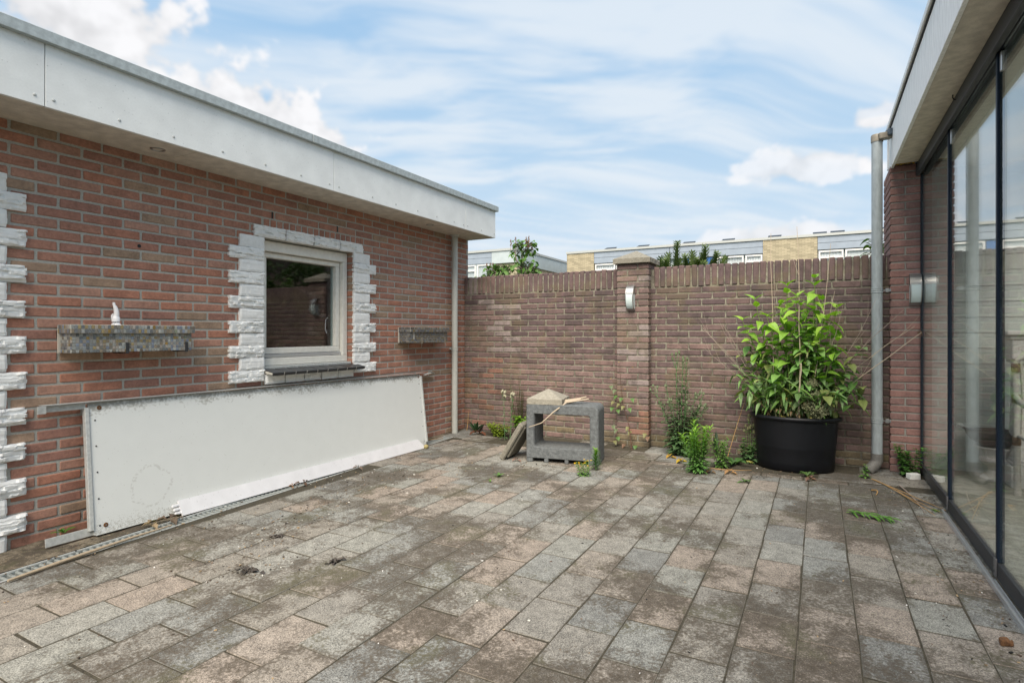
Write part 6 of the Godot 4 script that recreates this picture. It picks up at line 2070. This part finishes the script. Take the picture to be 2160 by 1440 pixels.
# ---------------------------------------------------------------- right side
func build_right_things() -> void:
	wall_lamp("half-round steel wall lamp on the front of the garden wall pier", Vector3(-1.690, 1.516, -5.679))
	wall_lamp("half-round steel wall lamp on the red brick pillar, touching the glass", Vector3(0.684, 1.516, -5.669))
	var o := thing("downpipe", "tall blue-grey downpipe with angled outlet between tub and red brick pillar", "downpipe", Vector3(0.418, 0, -5.60))
	downpipe(o, 0, 0, 0.15, 2.745, 0.040, M.pvc_blue, [1.512, 0.435])
	for y in [1.512, 0.435]:
		var b := MB.new()
		b.bx(0.040, 0.098, y - 0.004, y + 0.004, -0.004, 0.004)
		b.bx(0.058, 0.084, y - 0.016, y + 0.016, -0.010, 0.012, 0.002)
		b.bx(0.084, 0.0965, y - 0.012, y + 0.012, -0.012, 0.012, 0.001)
		part(o, "bracket", b.mesh(), M.steel)
	var e := MB.new()
	e.tube([Vector3(0.0, 0.160, 0), Vector3(0.0, 0.10, 0.0), Vector3(-0.014, 0.070, 0.010), Vector3(-0.045, 0.040, 0.035), Vector3(-0.072, 0.018, 0.055)], [0.043, 0.043, 0.043, 0.042, 0.042], 20)
	part(o, "outlet_elbow", e.mesh(), mat(lin(0.30, 0.29, 0.27), 0.6, {"tex": M.t_soil, "s": 4.0}))
	var h := MB.new()
	h.lathe(xf(0.0, 2.742, 0), [Vector2(0.044, 0.0), Vector2(0.045, 0.05), Vector2(0.040, 0.062), Vector2(0.0, 0.064)], 20)
	h.box(xf(0.052, 2.780, 0.02, 0.30, 0, 0.10), Vector3(0.105, 0.052, 0.075), 0.006)
	part(o, "hopper", h.mesh(), M.pvc_brown)
	var sp := MB.new()
	sp.box(xf(0.088, 2.798, 0.045, 0.30, 0, 0.05), Vector3(0.046, 0.050, 0.070), 0.003)
	part(o, "spout", sp.mesh(), mat(lin(0.17, 0.22, 0.27), 0.5, {"tex": M.t_soil, "s": 6.0}))
	# urn with an iron pan on it, behind the glass
	var u := thing("garden_urn", "pale fluted garden urn behind the glass", "urn", Vector3(1.21, 0.012, -5.72))
	var p := MB.new()
	p.lathe(Transform3D(), [Vector2(0.0, 0.0), Vector2(0.095, 0.0), Vector2(0.097, 0.014), Vector2(0.085, 0.028), Vector2(0.052, 0.055), Vector2(0.042, 0.080), Vector2(0.052, 0.092), Vector2(0.045, 0.100), Vector2(0.075, 0.120), Vector2(0.105, 0.150), Vector2(0.106, 0.170), Vector2(0.092, 0.180), Vector2(0.097, 0.215), Vector2(0.112, 0.245), Vector2(0.138, 0.252), Vector2(0.138, 0.262), Vector2(0.115, 0.262), Vector2(0.10, 0.22)], 32)
	part(u, "body", p.mesh(), M.plaster)
	for i in 16:
		var a := TAU * i / 16
		var f := MB.new()
		f.tube([Vector3(cos(a) * 0.094, 0.178, sin(a) * 0.094), Vector3(cos(a) * 0.100, 0.215, sin(a) * 0.100), Vector3(cos(a) * 0.112, 0.244, sin(a) * 0.112)], [0.006, 0.009, 0.010], 6)
		part(u, "flute", f.mesh(), M.plaster)
	var w := thing("iron_pan", "black iron fire pan with ring handles resting on the pale urn", "pan", Vector3(1.21, 0.276, -5.72))
	var wb := MB.new()
	wb.lathe(Transform3D(), [Vector2(0.0, 0.0), Vector2(0.10, 0.008), Vector2(0.155, 0.04), Vector2(0.185, 0.085), Vector2(0.190, 0.115), Vector2(0.180, 0.112), Vector2(0.15, 0.06), Vector2(0.0, 0.045)], 32)
	part(w, "bowl", wb.mesh(), M.iron)
	var ash := MB.new()
	ash.lathe(xf(0, 0.085, 0), [Vector2(0.17, 0.0), Vector2(0.12, 0.025), Vector2(0.05, 0.050), Vector2(0.0, 0.055)], 14)
	part(w, "ash", ash.mesh(), mat(lin(0.08, 0.06, 0.05), 1.0, {"tex": M.t_soil, "s": 6.0}))
	for s in [-1, 1]:
		var r := MB.new()
		var pts := []
		for i in 15:
			var a := PI * 1.25 * i / 14.0 - 0.4
			pts.append(Vector3(s * (0.175 + 0.055 * sin(a)), 0.118 + 0.022 * sin(a), 0.062 * cos(a)))
		r.tube(pts, [0.006], 6)
		part(w, "handle", r.mesh(), M.iron)
	# ornate white pedestal
	var c := thing("ornate_pedestal", "tall white ornate plaster pedestal behind the glass at the right edge", "pedestal", Vector3(1.375, 0.012, -5.58))
	var steps := [[0.0, 0.16, 0.130, "plinth"], [0.16, 0.19, 0.115, "base_moulding"], [0.19, 0.21, 0.105, "base_moulding"], [0.92, 0.95, 0.110, "neck_moulding"], [0.95, 1.10, 0.125, "capital"], [1.10, 1.13, 0.140, "capital_moulding"], [1.13, 1.165, 0.165, "top_plate"]]
	for q in steps:
		var b := MB.new()
		b.bx(-q[2], q[2], q[0], q[1] - 0.001, -q[2], q[2], 0.008)
		part(c, q[3], b.mesh(), M.plaster)
	var sh := MB.new()
	for s in 4:
		var bs := Basis(Vector3.UP, PI / 2 * s)
		sh.quad(bs * Vector3(-0.098, 0.209, 0.098), bs * Vector3(0.098, 0.209, 0.098), bs * Vector3(0.085, 0.921, 0.085), bs * Vector3(-0.085, 0.921, 0.085), Vector3(0, 0.5, 0))
	part(c, "shaft", sh.mesh(), M.plaster)
	for s in [-1, 1]:
		var v := MB.new()
		var pts := []
		for i in 22:
			var a := i * 0.42
			var rr := 0.034 * (1.0 - i / 26.0)
			pts.append(Vector3(s * 0.052 + rr * cos(a) * s, 1.03 + rr * sin(a), 0.126))
		v.tube(pts, [0.006, 0.005], 5)
		part(c, "scroll", v.mesh(), M.plaster)
	# rattan chair
	var ch := thing("rattan_chair", "white-painted rattan chair with brown bindings behind the glass at the right edge", "chair", Vector3(1.50, 0.012, -5.02))
	var wr := mat(lin(0.62, 0.62, 0.57), 0.6, {"tex": M.t_grime, "s": 6.0})
	var bw := mat(lin(0.34, 0.22, 0.14), 0.8, {"tex": M.t_soil, "s": 8.0})
	for k in [[[-0.27, 0, -0.22], [-0.27, 0.4, -0.24], [-0.27, 0.95, -0.28]], [[0.27, 0, -0.22], [0.27, 0.4, -0.24], [0.27, 0.95, -0.28]]]:
		var l := MB.new()
		l.tube([Vector3(k[0][0], k[0][1], k[0][2]), Vector3(k[1][0], k[1][1], k[1][2]), Vector3(k[2][0], k[2][1], k[2][2])], [0.022, 0.02, 0.018], 10)
		part(ch, "leg", l.mesh(), wr)
	for s in [-1, 1]:
		var l := MB.new()
		l.tube([Vector3(s * 0.27, 0, 0.24), Vector3(s * 0.27, 0.40, 0.24)], [0.022, 0.02], 10)
		part(ch, "leg", l.mesh(), wr)
		var ar := MB.new()
		ar.tube([Vector3(s * 0.27, 0.40, 0.24), Vector3(s * 0.29, 0.58, 0.26), Vector3(s * 0.29, 0.65, 0.15), Vector3(s * 0.28, 0.66, -0.1), Vector3(s * 0.27, 0.70, -0.26)], [0.018], 8)
		part(ch, "arm", ar.mesh(), wr)
		for y in [0.38, 0.68, 0.90]:
			var bd := MB.new()
			bd.lathe(xf(s * 0.27, y, -0.24 - 0.05 * (y - 0.4)), [Vector2(0.024, -0.03), Vector2(0.026, -0.02), Vector2(0.026, 0.02), Vector2(0.024, 0.03)], 12)
			part(ch, "binding", bd.mesh(), bw)
	var se := MB.new()
	for k in 14:
		se.tube([Vector3(-0.26 + 0.04 * k, 0.42, 0.23), Vector3(-0.26 + 0.04 * k, 0.41, 0.0), Vector3(-0.26 + 0.04 * k, 0.42, -0.23)], [0.012], 6)
	part(ch, "seat", se.mesh(), wr)
	for k in 9:
		var sl := MB.new()
		sl.tube([Vector3(-0.24 + 0.06 * k, 0.42, -0.24), Vector3(-0.22 + 0.055 * k, 0.7, -0.30), Vector3(-0.24 + 0.06 * k, 0.95, -0.28)], [0.010], 6)
		part(ch, "back_cane", sl.mesh(), wr)
	var hp := MB.new()
	hp.tube([Vector3(-0.27, 0.95, -0.28), Vector3(-0.15, 1.02, -0.29), Vector3(0.15, 1.02, -0.29), Vector3(0.27, 0.95, -0.28)], [0.018], 8)
	part(ch, "top_rail", hp.mesh(), wr)
	var bb := MB.new()
	bb.box(xf(0, 0.022, 0, 0.25), Vector3(0.085, 0.045, 0.055), 0.004, 0.004, rng)
	one("brick_bit", "small broken whitish brick piece on the paving at the glass corner", "brick piece", bb.mesh(), M.plaster, Vector3(0.655, 0.0, -5.50), 0.3)

# ---------------------------------------------------------------- loose things on the paving
func curl_leaf(called: String, label: String, at: Vector3, l: float, c: Array, sd: int, turn := 0.0) -> void:
	var g := RandomNumberGenerator.new()
	g.seed = sd
	var b := MB.new()
	for k in 3:
		var v := g.randf_range(0.75, 1.2)
		b.col = Color(c[0] * v, c[1] * v, c[2] * v)
		b.leaf(Vector3(g.randf_range(-0.01, 0.01), 0.006 + 0.008 * k, g.randf_range(-0.01, 0.01)), Vector3(cos(k * 2.2), 0.5, sin(k * 2.2)), Vector3.UP, l * g.randf_range(0.7, 1.1), l * 0.55, 0.7, 0.6, 6, 2)
	one(called, label, "dead leaf", b.mesh(), M.leafvc, at, turn, "dead leaves on the paving")

func build_floor_things() -> void:
	curl_leaf("dead_leaf", "large curled brown dead leaf on the drain near the white strip's broken end", Vector3(-3.50, 0.004, -2.06), 0.11, [0.20, 0.14, 0.10], 1)
	curl_leaf("dead_leaf", "pale tan dead leaf on the drain left of the big curled one", Vector3(-3.51, 0.004, -1.95), 0.085, [0.42, 0.31, 0.19], 2)
	curl_leaf("dead_leaf", "dark brown dead leaf by the middle of the white strip", Vector3(-3.465, 0.004, -3.04), 0.08, [0.15, 0.09, 0.06], 3)
	curl_leaf("dead_leaf", "orange-brown leaf scrap beside the dark leaf at the white strip", Vector3(-3.47, 0.004, -2.95), 0.05, [0.36, 0.18, 0.08], 4)
	curl_leaf("dead_leaf", "crumpled greyish brown leaf on the drain past the strip's stain", Vector3(-3.46, 0.004, -3.62), 0.07, [0.26, 0.19, 0.15], 5)
	curl_leaf("dead_leaf", "rust-brown curled leaf beside the strap-leaved plant in the corner", Vector3(-3.44, 0.0, -5.53), 0.15, [0.18, 0.07, 0.04], 6)
	curl_leaf("dead_leaf", "yellow and brown leaf below the thistles", Vector3(-1.22, 0.0, -5.32), 0.10, [0.50, 0.30, 0.05], 7)
	curl_leaf("dead_leaf", "bright yellow leaf lying right of the thistle foot", Vector3(-1.09, 0.0, -5.20), 0.10, [0.62, 0.42, 0.03], 8)
	curl_leaf("dead_leaf", "tan leaf on the edging stones right of the narrow-leaved weed", Vector3(-0.64, 0.0, -4.98), 0.09, [0.48, 0.27, 0.12], 9)
	curl_leaf("dead_leaf", "brown crumpled leaf at the narrow-leaved weed's foot", Vector3(-0.80, 0.0, -4.92), 0.08, [0.28, 0.17, 0.09], 10)
	curl_leaf("dead_leaf", "reddish brown curled leaf under the jagged weed in front of the tub", Vector3(-0.06, 0.0, -5.05), 0.09, [0.30, 0.17, 0.12], 11)
	curl_leaf("dead_leaf", "pinkish brown dead leaf hanging at the leaning slab's foot", Vector3(-2.40, 0.0, -4.52), 0.08, [0.26, 0.16, 0.13], 12)
	# wet leaf clumps
	for k in [["dark_clump", "dark wet leaf clump on the paving in front of the leaning board", Vector3(-2.443, 0, -1.824), 0.085, 21], ["dark_clump", "grey-black wet leaf clump further right on the open paving", Vector3(-2.16, 0, -2.107), 0.080, 22], ["dark_clump", "small dark soil clump among the debris nearer the drain", Vector3(-2.72, 0, -2.20), 0.06, 23]]:
		var g := RandomNumberGenerator.new()
		g.seed = k[4]
		var b := MB.new()
		for i in 26:
			var v := g.randf_range(0.5, 1.8)
			b.col = Color(0.055 * v, 0.047 * v, 0.040 * v)
			b.leaf(Vector3(g.randfn(0, 0.25), 0, g.randfn(0, 0.14)) * k[3] + Vector3(0, 0.004, 0), Vector3(g.randf_range(-1, 1), g.randf_range(0, 0.5), g.randf_range(-1, 1)), Vector3.UP, k[3] * 0.55, k[3] * 0.3, 0.6, 0.5, 4)
		one(k[0], k[1], "leaf clump", b.mesh(), M.vc, k[2], 0.5)
	var cl := MB.new()
	cl.box(xf(0, 0.012, 0, 0.4), Vector3(0.034, 0.026, 0.024), 0.006, 0.004, rng)
	cl.box(xf(0.018, 0.010, 0.004, 1.4), Vector3(0.022, 0.020, 0.02), 0.005, 0.004, rng)
	one("orange_clod", "small orange-brown crumb lying on the paving by the right edge", "clod", cl.mesh(), mat(lin(0.33, 0.16, 0.07), 0.95, {"tex": M.t_soil, "s": 9.0}), Vector3(0.605, 0, -2.733))
	var ap := MB.new()
	ap.lathe(xf(0, 0.022, 0), [Vector2(0.003, -0.020), Vector2(0.014, -0.019), Vector2(0.022, -0.008), Vector2(0.024, 0.003), Vector2(0.020, 0.014), Vector2(0.009, 0.020), Vector2(0.0, 0.017)], 16)
	one("windfall_fruit", "small yellowish windfall fruit at the far end of the white strip", "fruit", ap.mesh(), mat(lin(0.48, 0.40, 0.17), 0.6, {"tex": M.t_leaf, "s": 9.0}), Vector3(-3.47, 0.0, -4.60))
	var ls := MB.new()
	ls.tube([Vector3(-3.30, 0.016, -1.20), Vector3(-3.345, 0.013, -1.42), Vector3(-3.365, 0.016, -1.62), Vector3(-3.395, 0.013, -1.80), Vector3(-3.410, 0.012, -2.02)], [0.006, 0.009, 0.008, 0.007, 0.004], 7)
	one("old_branch", "long weathered straight stick lying along the drain's paving side", "stick", ls.mesh(), M.wood)
	for q in [["dry_straw", "longest orange straw stalk running from the downpipe foot to the floor rail", [[0.36, 0.008, -5.30], [0.52, 0.016, -4.95], [0.72, 0.010, -4.58]], 0.004, 0], ["dry_straw", "orange straw stalk just left of the longest one, pointing at the viewer", [[0.38, 0.008, -5.28], [0.50, 0.014, -4.92], [0.64, 0.010, -4.42]], 0.004, 0], ["dry_straw", "short forked straw end between the two long orange stalks", [[0.50, 0.010, -4.98], [0.55, 0.016, -4.78], [0.69, 0.012, -4.50]], 0.003, 0],
		["dry_straw", "thicker grey-brown twig crossing under the orange stalks", [[0.53, 0.008, -5.18], [0.575, 0.010, -4.80], [0.592, 0.008, -4.45]], 0.005, 1], ["dry_straw", "pale stalk arching over the paving between dandelion and tub", [[-0.82, 0.02, -5.02], [-0.66, 0.030, -4.98], [-0.50, 0.02, -5.10]], 0.004, 0], ["dry_straw", "leaning tall dry stalk against the wall left of the tub", [[-0.74, 0.0, -5.40], [-0.66, 0.33, -5.52], [-0.60, 0.56, -5.62]], 0.003, 0], ["dry_straw", "curled orange bark strip on the paving below the downpipe outlet", [[0.335, 0.006, -4.93], [0.365, 0.02, -4.87], [0.352, 0.006, -4.80]], 0.006, 0],
		["dry_straw", "thin dark stalk on the drain past the end of the leaning board", [[-3.45, 0.006, -4.70], [-3.40, 0.010, -5.05], [-3.36, 0.006, -5.35]], 0.003, 1], ["dry_straw", "bright thin straw propped in the corner left of the pale downpipe", [[-3.62, 0.01, -5.10], [-3.66, 0.02, -4.95], [-3.71, 0.03, -4.85]], 0.003, 0], ["dry_straw", "upright pale stalk in the wall corner beside the downpipe", [[-3.70, 0.0, -5.70], [-3.705, 0.10, -5.73], [-3.715, 0.22, -5.76]], 0.004, 0]]:
		var b := MB.new()
		var pts := []
		for p in q[2]: pts.append(Vector3(p[0], p[1], p[2]))
		var fine := []
		for k in 7: fine.append(bez(pts[0], pts[1] * 2 - (pts[0] + pts[2]) / 2, pts[2], k / 6.0))
		b.tube(fine, [q[3], q[3] * 0.95, q[3] * 0.9, q[3] * 0.8, q[3] * 0.7, q[3] * 0.55, q[3] * 0.35], 6)
		one(q[0], q[1], "straw", b.mesh(), mat(lin(0.55, 0.33, 0.13), 0.8, {"tex": M.t_grime, "s": 9.0}) if q[4] == 0 else M.stick_grey, Vector3.ZERO, 0.0, "dry stalks on the paving")
	# countless crumbs: chips, black berries, leaf bits, splinters
	var lt := MB.new()
	var g := RandomNumberGenerator.new()
	g.seed = 300
	var cols := [[0.70, 0.68, 0.62], [0.02, 0.02, 0.02], [0.05, 0.035, 0.025], [0.24, 0.17, 0.11], [0.36, 0.26, 0.15], [0.10, 0.07, 0.05], [0.80, 0.78, 0.75], [0.16, 0.10, 0.07]]
	var cents := [[-2.53, -1.87], [-2.73, -2.14], [-2.87, -2.53], [-2.94, -2.83], [-3.02, -3.19], [-3.01, -3.51], [-3.40, -3.3], [-3.40, -2.2], [-2.63, -4.17], [0.60, -4.75], [0.43, -4.99], [-2.1, -4.6], [-0.31, -5.15], [0.70, -3.2], [0.70, -3.8], [0.66, -2.8], [-3.5, -1.5], [-3.45, -4.3]]
	for i in 1500:
		var p := Vector3(g.randf_range(-3.35, 0.66), 0.002, g.randf_range(-5.0, -0.7))
		if i > 420:
			var c: Array = cents[g.randi_range(0, cents.size() - 1)]
			p = Vector3(clampf(c[0] + g.randfn(0, 0.14), -3.62, 0.715), 0.003, c[1] + g.randfn(0, 0.20))
		var k: Array = cols[g.randi_range(0, 7)] if i <= 420 else cols[g.randi_range(1, 5)]
		if i > 420 and g.randf() < 0.06: k = cols[0]
		var v := g.randf_range(0.7, 1.2)
		lt.col = Color(k[0] * v, k[1] * v, k[2] * v)
		var s := g.randf_range(0.0025, 0.006) * (1.0 if i <= 420 else 1.15)
		if g.randf() < 0.55:
			lt.box(xf(p.x, p.y + s * 0.2, p.z, g.randf() * 6, g.randf_range(-0.3, 0.3)), Vector3(s * g.randf_range(1.0, 2.6), s * 0.5, s), 0.0, s * 0.12, g)
		else:
			lt.leaf(p, Vector3(g.randf_range(-1, 1), 0.15, g.randf_range(-1, 1)), Vector3.UP, s * 3.0, s * 1.2, 0.3, 0.5, 3)
	var lo := part(self, "litter", lt.mesh(), M.vc)
	lo.set_meta("kind", "stuff")
	lo.set_meta("label", "leaf crumbs, chips and small pebbles scattered over the paving")
	lo.set_meta("category", "litter")
